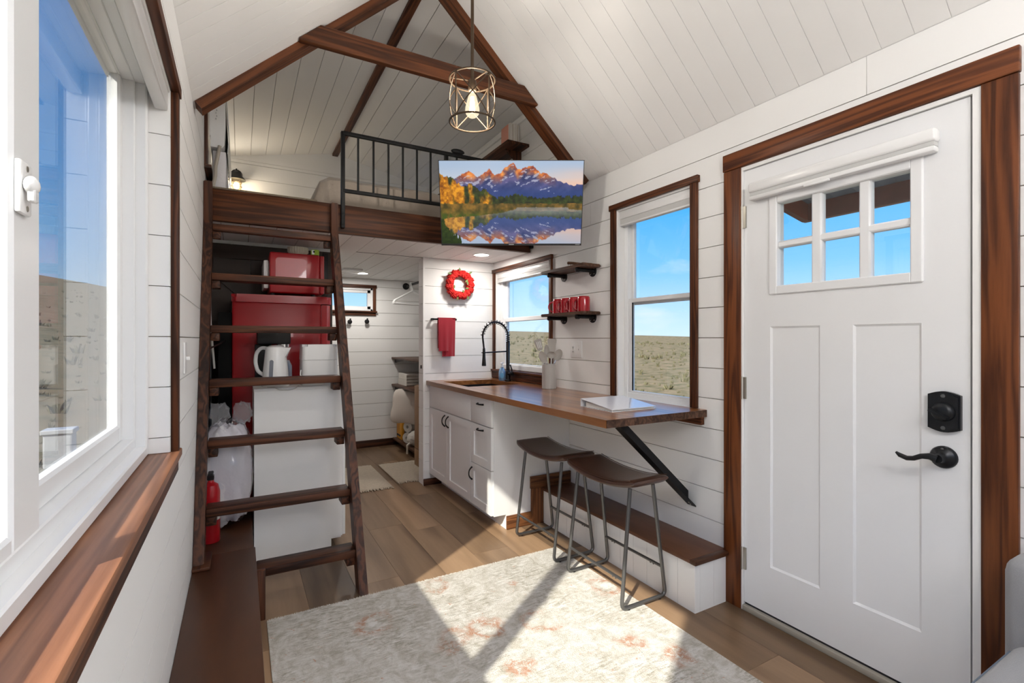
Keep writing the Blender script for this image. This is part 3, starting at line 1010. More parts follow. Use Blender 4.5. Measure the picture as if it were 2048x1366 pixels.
for a, b in ((0.806, 0.940), (0.976, 1.117), (1.155, 1.304)):
    for c, d in ((1.512, 1.686), (1.712, 1.888)):
        box('pane', (2.104, a, c), (2.107, b, d), 'glass', lfm)
bl = box('roller_blind', (2.040, 0.724, 1.950), (2.084, 1.416, 1.996), 'white_plastic', d1, 0.010, 3)
box('blind_fabric', (2.046, 0.730, 1.936), (2.078, 1.410, 1.950), 'blind_grey', bl)
box('bottom_rail', (2.042, 0.728, 1.916), (2.082, 1.413, 1.936), 'white_plastic', bl, 0.006)
box('pull_tab', (2.034, 1.06, 1.908), (2.046, 1.16, 1.918), 'white_plastic', bl, 0.003)
for z in (0.188, 0.994, 1.801):
    bm = B()
    acyl(bm, (2.078, 1.472, z), (2.078, 1.472, z + 0.108), 0.0065, n=10)
    abox(bm, (2.0765, 1.452, z + 0.003), (2.0848, 1.470, z + 0.105))
    mo('hinge', bm, 'nickel', d1)
box('threshold', (2.070, 0.640, 0.0), (2.20, 1.466, 0.024), 'threshold', d1, 0.003)
box('sweep', (2.092, 0.650, 0.024), (2.126, 1.464, 0.036), 'gasket', d1)
# deadbolt: arched plate, dome and thumb turn
pl = []
yc, zc = 0.712, 1.033
for i in range(9):
    t = i / 8
    pl.append((yc - 0.044 + 0.088 * t, zc + 0.057 + 0.012 * math.sin(math.pi * t)))
for i in range(9):
    t = i / 8
    pl.append((yc + 0.044 - 0.088 * t, zc - 0.057 - 0.012 * math.sin(math.pi * t)))
bm = B(); aprism(bm, pl, 'x', 2.070, 2.0845)
aprism(bm, [(yc + (p[0] - yc) * 0.88, zc + (p[1] - zc) * 0.90) for p in pl], 'x', 2.064, 2.0705)
db = mo('deadbolt', bm, 'oil_bronze', d1)
bm = B(); alathe(bm, [(0.033, 2.065), (0.031, 2.056), (0.026, 2.050), (0.018, 2.046), (0.004, 2.0445)], (0, yc, zc), 24, 'x')
mo('dome', bm, 'oil_bronze', db, True)
bm = B(); aprism(bm, [(yc + 0.026, zc + 0.012), (yc + 0.030, zc + 0.004), (yc - 0.018, zc - 0.022), (yc - 0.022, zc - 0.014)], 'x', 2.028, 2.052)
mo('thumb_turn', bm, 'oil_bronze', db)
for dz in (0.054, -0.054):
    bm = B(); alathe(bm, [(0.0065, 2.0645), (0.0065, 2.061), (0.004, 2.0605)], (0, yc, zc + dz), 12, 'x')
    mo('screw', bm, 'gunmetal', db)
# lever handle
yc, zc = 0.716, 0.878
bm = B(); alathe(bm, [(0.038, 2.0845), (0.038, 2.078), (0.033, 2.069), (0.020, 2.064), (0.014, 2.056), (0.014, 2.030)], (0, yc, zc), 28, 'x')
lv = mo('lever_set', bm, 'oil_bronze', d1, True)
bm = B()
pts = [(2.026, yc, zc), (2.022, yc + 0.018, zc + 0.006), (2.022, yc + 0.040, zc + 0.002), (2.024, yc + 0.062, zc - 0.010), (2.026, yc + 0.082, zc - 0.014), (2.028, yc + 0.104, zc - 0.008), (2.030, yc + 0.116, zc)]
atube(bm, pts, [0.013, 0.011, 0.009, 0.0085, 0.0085, 0.008, 0.004], 12)
mo('lever', bm, 'oil_bronze', lv, True)
bm = B(); alathe(bm, [(0.005, 2.079), (0.005, 2.068), (0.003, 2.067)], (0, yc, zc + 0.028), 10, 'x')
mo('screw', bm, 'gunmetal', lv)

# ================================================================== TIMBER: truss, loft beam, railing, ladder
tr = thing('roof_truss', 'stained brown roof truss of two flat rafters and a collar tie', 'truss', (XC, 2.67, 2.3))
for side in (-1, 1):
    bm = B(); slope_box(bm, side, 2.630, 2.716, 0.005, 0.985, EAVE, RIDGE, -0.040, -0.0008)
    # grain runs up the slope: rotate the board's own axes so that local X follows it
    o = mo('rafter', bm, 'beam_X', tr)
    ang = math.atan2(RIDGE - EAVE, XC - XL) * (1 if side < 0 else -1)
    o.data.transform(Matrix.Rotation(ang, 4, 'Y'))
    o.rotation_euler = (0, -ang, 0)
bm = B()
aprism(bm, [(0.255, 2.757), (1.642, 2.757), (1.643, 2.766), (1.544, 2.858), (0.353, 2.858), (0.254, 2.766)], 'y', 2.590, 2.6295)
bmesh.ops.bevel(bm, geom=[e for e in bm.edges], offset=0.003, segments=1, affect='EDGES')
mo('collar_tie', bm, 'beam_X', tr)

lb = box('loft_beam', (XL + 0.001, 3.385, 1.988), (XR - 0.012, 3.424, ZL), 'beam_X', bevel=0.003)
tag(lb, 'wide dark-stained timber beam across the front edge of the loft', 'beam')

rl = thing('loft_railing', 'black metal guard railing bolted to the loft beam', 'railing', (1.3, 3.36, 2.02))
xa, xb = 0.596, 2.070
for x in (xa, 1.33, xb):
    pz = 2.02
    box('post', (x - 0.012, 3.352, pz), (x + 0.012, 3.3845, 2.662), 'black_metal', rl, 0.002)
    for z in (2.045, 2.115):
        bm = B(); alathe(bm, [(0.008, 3.352), (0.008, 3.347), (0.004, 3.345)], (x, 0, z), 10, 'y')
        mo('bolt', bm, 'black_metal', rl)
box('top_rail', (xa, 3.350, 2.640), (xb, 3.374, 2.664), 'black_metal', rl, 0.002)
box('bottom_rail', (xa, 3.350, 2.258), (xb, 3.374, 2.280), 'black_metal', rl, 0.002)
x = 0.694
while x < xb - 0.03:
    if abs(x - 1.33) > 0.03:
        plank('baluster', (x - 0.006, 3.356, 2.281), (x + 0.006, 3.368, 2.639), 'black_metal', rl)
    x += 0.1026
bm = B(); asphere(bm, (1.42, 3.36, 2.682), (0.055, 0.02, 0.020), 16, 8)
o = mo('headphone_pad', bm, 'black_plastic', None, True)
o.name = 'black_pad'
tag(o, 'small rounded black pad resting on the loft railing top rail', 'pad')

ld = thing('loft_ladder', 'dark-stained timber ladder leaning on the loft beam', 'ladder', (0.18, 2.5, 0.0))
K = 0.4377
def yl(z):
    return 2.462 + K * z
def stringer(x0, x1, z0, ztop):
    dep = 0.108
    zt = (3.3835 - 2.462 - dep) / K
    poly = [(yl(z0), z0), (yl(z0) + dep, z0), (3.3838, zt), (3.3838, ztop)]
    zf = (3.3838 - 0.055 - 2.462) / K
    poly += [(3.3838 - 0.055, ztop), (3.3838 - 0.055, zf)]
    bm = B(); aprism(bm, poly, 'x', x0, x1)
    bmesh.ops.bevel(bm, geom=bm.edges[:], offset=0.004, segments=2, affect='EDGES')
    return mo('stringer', bm, 'stain_dark_Z', ld, True)
stringer(0.518, 0.560, 0.0, 2.172)
stringer(XL + 0.002, -0.143, 0.262, 2.205)
box('foot_block', (XL + 0.001, yl(0.26) - 0.03, 0.246), (-0.118, yl(0.26) + 0.16, 0.262), 'stain_dark_Y', ld, 0.004)
TREADS = [(2.565, 0.196), (2.706, 0.470), (2.859, 0.766), (2.984, 1.064), (3.105, 1.355), (3.222, 1.656), (3.335, 1.959)]
for i, (y, z) in enumerate(TREADS):
    xl = 0.068 if i == 0 else -0.1425
    bm = B(); yb = min(y + 0.112, 3.384)
    abox(bm, (xl, y, z - 0.040), (0.5175, yb, z), 0.004, 2)
    mo('tread', bm, 'stain_dark_X', ld, True)
    for x0, x1 in ((-0.1425, -0.100), (0.476, 0.5175)):
        if i == 0 and x0 < 0:
            continue
        yc1 = min(y + 0.110, 3.384)
        box('cleat', (x0, y + 0.016, z - 0.085), (x1, yc1, z - 0.0405), 'stain_dark_Y', ld, 0.004)

# ================================================================== WHEEL-WELL BENCHES
def wheel_bench(name, label, x0, x1, ya, yb, edge, s, topmat):
    t = thing(name, label, 'bench', ((x0 + x1) / 2, (ya + yb) / 2, 0))
    return t
tb = thing('bench', 'white grooved panel bench box with brown stained lid below the bar window', 'bench', (1.96, 2.2, 0))
box('box_core', (1.856, 1.566, 0.0), (XR - 0.002, 2.838, 0.228), 'gap_white', tb)
y = 1.550
while y < 2.838:
    y2 = min(y + 0.1015, 2.838)
    plank('panel_board', (1.846, y + 0.0008, 0.0), (1.856, y2 - 0.0008, 0.229), 'panel_white', tb)
    y += 0.1015
x = 1.846
for w in (0.034, 0.098, 0.105):
    plank('panel_board', (x + 0.0008, 1.549, 0.0), (min(x + w, XR - 0.02) - 0.0008, 1.560, 0.229), 'panel_white', tb)
    x += w
box('lid', (1.830, 1.566, 0.230), (XR - 0.001, 2.840, 0.249), 'bench_top', tb, 0.003)
box('lid_edge', (1.830, 1.533, 0.229), (2.066, 1.5655, 0.249), 'bench_top_dark', tb, 0.003)

tb2 = thing('bench', 'long dark brown bench lid along the wall under the wide window', 'bench', (-0.06, 2.0, 0))
box('box_core', (XL + 0.001, YF + 0.5, 0.0), (0.048, 3.40, 0.226), 'panel_white', tb2)
box('lid', (XL + 0.001, YF + 0.5, 0.2265), (0.065, 2.730, 0.245), 'bench_top_dark', tb2, 0.003)
box('lid', (XL + 0.001, 2.7315, 0.2265), (0.058, 3.40, 0.243), 'bench_top_dark', tb2, 0.003)
box('corner_post', (0.0485, 2.472, 0.0), (0.100, 2.505, 0.2262), 'stain_dark_Z', tb2, 0.003)

# ================================================================== KITCHEN
cb = thing('base_cabinet', 'white shaker sink cabinet with black bow pulls', 'cabinet', (1.77, 3.46, 0))
CX = 1.468
bm = B()
abox(bm, (CX + 0.018, 2.862, 0.098), (XR - 0.001, 2.880, 0.879))
abox(bm, (CX + 0.018, 4.050, 0.098), (XR - 0.001, 4.066, 0.879))
abox(bm, (CX + 0.018, 2.880, 0.098), (XR - 0.001, 4.050, 0.114))
abox(bm, (XR - 0.010, 2.880, 0.114), (XR - 0.001, 4.050, 0.879))
abox(bm, (CX, 2.862, 0.098), (CX + 0.018, 2.885, 0.879))
abox(bm, (CX, 4.035, 0.098), (CX + 0.018, 4.066, 0.879))
abox(bm, (CX, 3.182, 0.098), (CX + 0.018, 3.212, 0.879))
for z in (0.098, 0.395, 0.684, 0.862):
    abox(bm, (CX, 2.885, z), (CX + 0.018, 4.035, z + 0.017))
abox(bm, (1.560, 2.862, 0.0), (1.575, 4.066, 0.098))
abox(bm, (1.575, 2.862, 0.0), (XR - 0.001, 2.880, 0.098))
mo('carcass', bm, 'cab_white', cb)
def shaker(name, y0, y1, z0, z1, rail=0.055, flat=False):
    if flat:
        return box(name, (CX - 0.019, y0, z0), (CX - 0.0005, y1, z1), 'cab_white', cb, 0.002)
    bm = B()
    abox(bm, (CX - 0.019, y0, z0), (CX - 0.0005, y0 + rail, z1))
    abox(bm, (CX - 0.019, y1 - rail, z0), (CX - 0.0005, y1, z1))
    abox(bm, (CX - 0.019, y0 + rail, z0), (CX - 0.0005, y1 - rail, z0 + rail))
    abox(bm, (CX - 0.019, y0 + rail, z1 - rail), (CX - 0.0005, y1 - rail, z1))
    abox(bm, (CX - 0.010, y0 + rail - 0.001, z0 + rail - 0.001), (CX - 0.0005, y1 - rail + 0.001, z1 - rail + 0.001))
    return mo(name, bm, 'cab_white', cb)
def pull(par, y, z, vert, L=0.045):
    bm = B()
    pts = []
    for i in range(9):
        t = i / 8 * 2 - 1
        off = CX - 0.021 - 0.026 * (1 - abs(t) ** 2.6)
        pts.append((off, y, z + L * t) if vert else (off, y + L * t, z))
    atube(bm, pts, [0.0065, 0.0055, 0.005, 0.0045, 0.0045, 0.0045, 0.005, 0.0055, 0.0065], 8)
    mo('handle', bm, 'black_metal', par, True)
shaker('false_front', 3.200, 4.064, 0.690, 0.874, flat=True)
dl = shaker('door', 3.655, 4.064, 0.104, 0.684); pull(dl, 3.690, 0.618, True)
dr = shaker('door', 3.200, 3.649, 0.104, 0.684); pull(dr, 3.614, 0.618, True)
a = shaker('drawer', 2.868, 3.194, 0.690, 0.874, flat=True); pull(a, 3.020, 0.832, False)
a = shaker('drawer', 2.868, 3.194, 0.404, 0.684); pull(a, 3.020, 0.655, False)
a = shaker('door', 2.868, 3.194, 0.104, 0.398); pull(a, 3.162, 0.322, True)

# trim boards on the cabinet side and around the bench
trim(3, (1.560, 2.846, 0.0), (1.752, 2.861, 0.090), 'base_trim')
trim(4, (1.752, 2.842, 0.0), (1.846, 2.8605, 0.246), 'base_trim_Z')
trim(5, (1.746, 2.8415, 0.2465), (XR - 0.002, 2.8605, 0.330), 'base_trim')

ct = thing('countertop', 'butcher block bar counter running from the sink to the window', 'countertop', (1.75, 2.9, 0.88))
holes = [(1.512, 1.970, 3.376, 3.900)]
bm = B()
us = [1.421, 1.512, 1.970, XR - 0.0005]; zs = [1.676, 3.376, 3.900, YP - 0.0005]
for a, b, c, d in cells(us, zs, holes):
    abox(bm, (a, c, 0.8805), (b, d, 0.917))
bmesh.ops.remove_doubles(bm, verts=bm.verts[:], dist=1e-5)
mo('top', bm, 'butcher', ct)
for k in range(12):
    a = 1.4225 + k * (XR - 1.424) / 12
    plank('end_grain_block', (a + 0.0004, 1.6735, 0.8815), (a + (XR - 1.424) / 12 - 0.0004, 1.6759, 0.9165), 'shelf_wood', ct)
box('cleat', (2.058, 1.690, 0.838), (XR - 0.0005, 2.860, 0.880), 'stain_Y', ct, 0.002)
br = thing('counter_brace', 'black steel angle brace holding up the end of the bar counter', 'bracket', (1.8, 1.77, 0.42))
p0, p1 = Vector((1.535, 0, 0.880)), Vector((2.084, 0, 0.455))
d = (p1 - p0).normalized(); nrm = Vector((d.z, 0, -d.x))
if nrm.z > 0:
    nrm = -nrm
bm = B()
def slab_xz(bm, a, b, w0, w1, ya, yb):
    vs = []
    for y in (ya, yb):
        for q, w in ((a, w0), (b, w0), (b, w1), (a, w1)):
            v = q + nrm * w
            vs.append(bm.verts.new((v.x, y, v.z)))
    for f in ((0, 1, 2, 3), (7, 6, 5, 4), (0, 4, 5, 1), (1, 5, 6, 2), (2, 6, 7, 3), (3, 7, 4, 0)):
        bm.faces.new([vs[i] for i in f])
nrm = -nrm
aprism(bm, [(1.545, 0.880), (1.628, 0.880), (2.084, 0.472), (2.084, 0.398)], 'y', 1.792, 1.798)
aprism(bm, [(1.545, 0.880), (1.553, 0.880), (2.084, 0.405), (2.084, 0.398)], 'y', 1.742, 1.792)
mo('angle_bar', bm, 'black_metal', br)
for p in ((1.556, 0.864), (2.060, 0.424), (2.072, 0.413)):
    bm = B(); asphere(bm, (p[0] - 0.003, 1.765, p[1] - 0.002), 0.005, 8, 6)
    mo('bolt', bm, 'nickel', br)

sk = thing('sink', 'black undermount sink set into the wooden counter', 'sink', (1.74, 3.64, 0.70))
bm = B()
for a, b in (((1.500, 3.364, 0.70), (1.984, 3.912, 0.712)), ((1.500, 3.364, 0.712), (1.514, 3.912, 0.880)), ((1.970, 3.364, 0.712), (1.984, 3.912, 0.880)),
             ((1.514, 3.364, 0.712), (1.970, 3.378, 0.880)), ((1.514, 3.898, 0.712), (1.970, 3.912, 0.880))):
    abox(bm, a, b)
mo('basin', bm, 'black_sink', sk)
bm = B(); alathe(bm, [(0.045, 0.712), (0.045, 0.715), (0.03, 0.7135)], (1.76, 3.66, 0), 20)
mo('drain', bm, 'chrome', sk)

# faucet with spring spout
fc = thing('faucet', 'black pull-down faucet with coiled spring neck beside the sink', 'faucet', (2.016, 3.665, 0.917))
bx, by = 2.016, 3.665
bm = B(); alathe(bm, [(0.027, 0.9172), (0.027, 0.930), (0.022, 0.934), (0.022, 1.005), (0.016, 1.010), (0.016, 1.255), (0.013, 1.260)], (bx, by, 0), 20)
mo('body', bm, 'faucet_black', fc, True)
arc = []
hx, hy = 1.752, 3.620
def arcp(t):
    # column top -> over -> spray head
    if t < 0.15:
        return Vector((bx, by, 1.25 + t / 0.15 * 0.05))
    if t < 0.85:
        a = math.pi * (t - 0.15) / 0.70
        k = (1 - math.cos(a)) / 2
        return Vector((bx + (hx - bx) * k, by + (hy - by) * k, 1.30 + 0.125 * math.sin(a)))
    k = (t - 0.85) / 0.15
    return Vector((hx + 0.012 * k, hy, 1.30 - k * 0.10))
bm = B(); atube(bm, [arcp(i / 40) for i in range(41)], 0.0075, 8)
mo('hose', bm, 'faucet_black', fc, True)
bm = B()
pts = []
turns = 19
for i in range(turns * 10 + 1):
    t = i / (turns * 10) * 0.84
    p = arcp(t); q = arcp(min(t + 0.004, 1)); dd = (q - p).normalized()
    side = Vector((-(hy - by), hx - bx, 0)).normalized()
    nn = side.cross(dd)
    a = 2 * math.pi * i / 10
    pts.append(p + (side * math.cos(a) + nn * math.sin(a)) * 0.0165)
atube(bm, pts, 0.0026, 5)
mo('spring', bm, 'faucet_black', fc, True)
bm = B(); alathe(bm, [(0.009, 1.205), (0.011, 1.195), (0.013, 1.13), (0.018, 1.065), (0.018, 1.058)], (hx + 0.012, hy, 0), 18)
mo('spray_head', bm, 'faucet_black', fc, True)
bm = B(); atube(bm, [(bx, by, 1.175), (hx + 0.012, hy, 1.168)], 0.006, 10)
atube(bm, [(hx + 0.012 + 0.019 * math.cos(a), hy + 0.019 * math.sin(a), 1.168) for a in [2 * math.pi * i / 14 for i in range(14)]], 0.004, 6, closed=True)
mo('holder_arm', bm, 'faucet_black', fc, True)
bm = B(); acyl(bm, (bx, by, 0.985), (bx + 0.006, by - 0.062, 0.985), 0.017, n=16)
atube(bm, [(bx + 0.006, by - 0.058, 0.985), (bx + 0.004, by - 0.062, 1.02), (bx - 0.006, by - 0.050, 1.062)], [0.007, 0.007, 0.006], 8)
mo('lever', bm, 'faucet_black', fc, True)

# foaming soap bottle
sp = thing('soap_bottle', 'clear blue pump soap bottle beside the faucet', 'soap bottle', (2.005, 3.752, 0.917))
bm = B()
prof = [(0.024, 0.9175), (0.029, 0.925), (0.031, 0.960), (0.029, 1.000), (0.020, 1.020), (0.012, 1.028), (0.012, 1.036)]
alathe(bm, prof, (2.005, 3.752, 0), 20)
mo('bottle', bm, 'soap_blue', sp, True)
bm = B(); alathe(bm, [(0.014, 1.034), (0.014, 1.046), (0.006, 1.050), (0.006, 1.066), (0.013, 1.068), (0.013, 1.076)], (2.005, 3.752, 0), 16)
atube(bm, [(2.005, 3.752, 1.072), (1.985, 3.735, 1.071), (1.978, 3.729, 1.066)], 0.005, 8)
mo('pump', bm, 'white_plastic', sp, True)
bm = B()
for i in range(9):
    pass
aprism(bm, [(0.017 * math.cos(t), 0.024 * math.sin(t)) for t in [2 * math.pi * i / 20 for i in range(20)]], 'y', -0.001, 0.001)
o = mo('label', bm, 'soap_label', sp)
o.location = (2.005 - 0.0155, 3.752 - 0.0275, 0.962)
o.rotation_euler = (0, 0, R(-29))

# utensil crock
ck = thing('utensil_crock', 'light grey ceramic crock holding kitchen utensils', 'crock', (1.978, 2.968, 0.917))
bm = B(); alathe(bm, [(0.050, 0.9172), (0.053, 0.920), (0.053, 1.096), (0.050, 1.098), (0.047, 1.094), (0.047, 0.930), (0.0, 0.930)], (1.978, 2.968, 0), 32, cap=False)
mo('body', bm, 'crock', ck, True)
RV, FV = Vector((math.cos(R(29.3)), -math.sin(R(29.3)), 0)), Vector((math.sin(R(29.3)), math.cos(R(29.3)), 0))
def utensil(label, dx, dy, tip, kind, twist=0.0, w=0.032, h=0.085):
    """dx,dy: foot inside the crock, tip: where the head's middle sits (right, away, up from the rim)"""
    base = Vector((1.978, 2.968, 0.945)) + RV * dx + FV * dy
    head = Vector((1.978, 2.968, 1.098)) + RV * tip[0] + FV * tip[1] + Vector((0, 0, tip[2]))
    ax = (head - base).normalized()
    t = thing(kind, label, 'utensil', tuple(base))
    t['group'] = 'grey silicone utensils in the crock'
    side = (RV * math.cos(twist) + FV * math.sin(twist))
    side = (side - ax * side.dot(ax)).normalized()
    nrm = ax.cross(side)
    bm = B(); atube(bm, [base, head - ax * h * 0.45], [0.006, 0.0045], 8)
    mo('handle', bm, 'chrome', t, True)
    bm = B()
    out = []
    n = 24
    for i in range(n):
        a = 2 * math.pi * i / n
        c, s = math.cos(a), math.sin(a)
        if kind == 'spatula' or kind == 'slotted_turner':
            px = w * max(-1, min(1, 1.35 * c)); py = h / 2 * max(-1, min(1, 1.25 * s))
            px *= 0.82 + 0.18 * (py / (h / 2))
        else:
            px = w * c; py = h / 2 * s
        out.append((px, py))
    dep = 0.010 if kind in ('spoon', 'ladle', 'strainer_spoon') else 0.0
    rows = []
    for zz in (0.0, 0.004):
        for sc in (1.0, 0.6, 0.25):
            rows.append([bm.verts.new(head + side * (p[0] * sc) + ax * (p[1] * sc) + nrm * (zz + dep * (1 - sc * sc) * (2.2 if kind == 'ladle' else 1))) for p in out])
    for k in (0, 3):
        for a, b in ((k, k + 1), (k + 1, k + 2)):
            for i in range(n):
                bm.faces.new((rows[a][i], rows[a][(i + 1) % n], rows[b][(i + 1) % n], rows[b][i]))
        bm.faces.new(rows[k + 2])
    for i in range(n):
        bm.faces.new((rows[0][i], rows[0][(i + 1) % n], rows[3][(i + 1) % n], rows[3][i]))
    hd = mo('head', bm, 'grey_silicone', t, True)
    if kind == 'slotted_turner':
        for q in (-0.014, 0.0, 0.014):
            bm = B()
            c = head + side * q
            vs = [bm.verts.new(c + side * a + ax * b + nrm * z) for z in (-0.0006, 0.0046) for a, b in ((-0.003, -0.024), (0.003, -0.024), (0.003, 0.024), (-0.003, 0.024))]
            for f in ((0, 1, 2, 3), (7, 6, 5, 4), (0, 4, 5, 1), (1, 5, 6, 2), (2, 6, 7, 3), (3, 7, 4, 0)):
                bm.faces.new([vs[i] for i in f])
            mo('slot', bm, 'white_plastic', t)
utensil('grey silicone spatula standing tallest in the crock', 0.010, 0.020, (0.022, 0.020, 0.135), 'spatula', 0.1, 0.036, 0.100)
utensil('grey slotted turner tilting toward the sink in the crock', 0.010, -0.010, (-0.075, -0.012, 0.140), 'slotted_turner', 0.5, 0.034, 0.085)
utensil('grey solid spoon with pointed bowl leaning low toward the sink', 0.030, -0.020, (-0.048, -0.030, 0.050), 'spoon', 0.2, 0.027, 0.090)
utensil('grey perforated spoon leaning toward the wall outlet', -0.030, 0.000, (0.066, 0.010, 0.065), 'strainer_spoon', -0.3, 0.030, 0.090)
utensil('grey deep ladle in the middle of the crock', 0.004, -0.0375, (0.014, -0.042, 0.066), 'ladle', 0.0, 0.034, 0.050)
utensil('grey narrow scraper spoon upright in the middle of the crock', -0.012, 0.022, (-0.018, 0.002, 0.095), 'spoon', 0.0, 0.019, 0.095)

# white ring binder lying on the counter
bn = thing('ring_binder', 'white ring binder lying closed on the bar counter', 'binder', (1.745, 1.96, 0.917))
bm = B(); aprism(bm, [(1.838, 0.9175), (2.092, 0.9175), (2.092, 0.9205), (1.838, 0.9205)], 'x', 1.597, 1.895)
aprism(bm, [(2.088, 0.9205), (2.092, 0.9205), (2.092, 0.957), (2.088, 0.957)], 'x', 1.597, 1.895)
aprism(bm, [(1.838, 0.9270), (2.092, 0.957), (2.092, 0.960), (1.838, 0.9300)], 'x', 1.597, 1.895)
mo('cover', bm, 'binder', bn)
bm = B(); aprism(bm, [(1.848, 0.921), (2.055, 0.921), (2.055, 0.945), (1.848, 0.9268)], 'x', 1.604, 1.888)
mo('pages', bm, 'paper', bn)
for x in (1.625, 1.745, 1.865):
    bm = B(); atube(bm, [(x, 2.068 + 0.014 * math.cos(a), 0.936 + 0.013 * math.sin(a)) for a in [2 * math.pi * i / 14 for i in range(14)]], 0.0018, 6, closed=True)
    mo('ring', bm, 'chrome', bn, True)

# ---- pipe shelves
def pipe_shelf(label, z):
    t = thing('pipe_shelf', label, 'shelf', (2.01, 2.76, z - 0.06))
    pts = [(y, x) for x, y in rrect(1.930, XR - 0.001, 2.500, 3.020, 0.022, 5)]
    bm = B(); aprism(bm, [(x, y) for y, x in pts], 'z', z - 0.019, z)
    bmesh.ops.bevel(bm, geom=[e for e in bm.edges if abs(e.verts[0].co.z - e.verts[1].co.z) < 1e-5], offset=0.004, segments=2, affect='EDGES')
    mo('board', bm, 'shelf_wood', t, True)
    for y in (2.592, 2.925):
        bm = B()
        acyl(bm, (XR - 0.0005, y, z - 0.036), (XR - 0.007, y, z - 0.036), 0.036, n=24)
        acyl(bm, (XR - 0.007, y, z - 0.033), (XR - 0.020, y, z - 0.033), 0.018, 0.014, n=16)
        acyl(bm, (XR - 0.018, y, z - 0.0325), (1.955, y, z - 0.0325), 0.0125, n=14)
        acyl(bm, (1.965, y, z - 0.0325), (1.942, y, z - 0.0325), 0.0165, n=14)
        asphere(bm, (1.942, y, z - 0.0325), (0.006, 0.0155, 0.0155), 14, 8)
        brk = mo('pipe_bracket', bm, 'black_pipe', t, True)
        for a in (45, 135, 225, 315):
            bm = B(); asphere(bm, (XR - 0.008, y + 0.026 * math.cos(R(a)), z - 0.036 + 0.026 * math.sin(R(a))), (0.002, 0.0035, 0.0035), 8, 5)
            mo('screw', bm, 'nickel', brk)
    return t
pipe_shelf('dark wood wall shelf on black pipe brackets, empty upper one of two', 1.774)
pipe_shelf('dark wood wall shelf on black pipe brackets carrying red mugs', 1.462)
tq = thing('wooden_paddle', 'dark wooden handled utensil lying on the upper pipe shelf', 'utensil', (2.0, 2.62, 1.774))
bm = B(); atube(bm, [(1.955, 2.700, 1.800), (1.962, 2.650, 1.792), (1.975, 2.590, 1.782)], [0.010, 0.010, 0.007], 10)
mo('handle', bm, 'shelf_wood', tq, True)
bm = B(); abox(bm, (1.95, 2.530, 1.7745), (2.03, 2.600, 1.782), 0.003, 2)
mo('blade', bm, 'shelf_wood', tq, True)
bm = B(); atube(bm, [(1.958 + 0.0, 2.690 + 0.014 * math.cos(a), 1.7885 + 0.0105 * math.sin(a)) for a in [2 * math.pi * i / 14 for i in range(14)]], 0.002, 6, closed=True)
mo('hang_loop', bm, 'nickel', tq, True)

# red mugs standing upside down
mg = thing('mug', 'x', 'mug', (0, 0, 0))
bm = B()
alathe(bm, [(0.0405, 0.0), (0.0425, 0.002), (0.0425, 0.080), (0.0405, 0.096), (0.034, 0.104), (0.020, 0.106), (0.0, 0.106)], n=32, cap=False)
mo('body', bm, 'red_mug', mg, True, origin=(0, 0, 0))
bm = B()
pts = []
for i in range(13):
    a = R(-85 + 170 * i / 12)
    pts.append((0.0405 + 0.034 * math.cos(a), 0, 0.050 + 0.036 * math.sin(a)))
atube(bm, pts, 0.0055, 8)
mo('handle', bm, 'red_mug', mg, True, origin=(0, 0, 0))
ML = ['red mug standing rim down nearest the wide wooden trim, first in the row of four', 'red mug standing rim down, second from the window-side end of the shelf row',
      'red mug standing rim down, third in the row of four on the shelf', 'red mug at the sink-window end of the row on the shelf']
ML = ['glossy red mug rim down at the bar-window end of the shelf row', 'glossy red mug rim down, second from the bar-window end of the row',
      'glossy red mug rim down, second from the sink-window end of the row', 'glossy red mug rim down at the sink-window end of the shelf row']
for i, y in enumerate((2.588, 2.686, 2.784, 2.882)):
    q = mg if i == 0 else dup(mg, (0, 0, 0))
    q.location = (2.002, y, 1.4622)
    q.rotation_euler = (0, 0, R(124 + 5 * (i % 2)))
    q['label'] = ML[i]
    q['group'] = 'red mugs on the lower pipe shelf'

# outlet with switch beside the crock
ot = thing('outlet_plate', 'white double wall plate with outlet beside the utensil crock', 'outlet', (XR, 2.777, 1.15))
box('plate', (XR - 0.006, 2.712, 1.148), (XR - 0.0004, 2.842, 1.264), 'switch', ot, 0.002)
for y in (2.745, 2.810):
    box('insert', (XR - 0.008, y - 0.017, 1.172), (XR - 0.006, y + 0.017, 1.240), 'switch', ot, 0.001)
for y, z in ((2.804, 1.222), (2.816, 1.222), (2.810, 1.212), (2.804, 1.190), (2.816, 1.190), (2.745, 1.206)):
    box('slot', (XR - 0.0085, y - 0.0015, z - 0.005), (XR - 0.0079, y + 0.0015, z + 0.005), 'dark_slot', ot)

sw = thing('light_switch', 'white light switch on the left wall beside the ladder', 'switch', (XL, 2.23, 1.15))
box('plate', (XL + 0.0004, 2.190, 1.148), (XL + 0.007, 2.270, 1.266), 'switch', sw, 0.002)
box('toggle', (XL + 0.007, 2.226, 1.198), (XL + 0.020, 2.236, 1.212), 'switch', sw, 0.001)

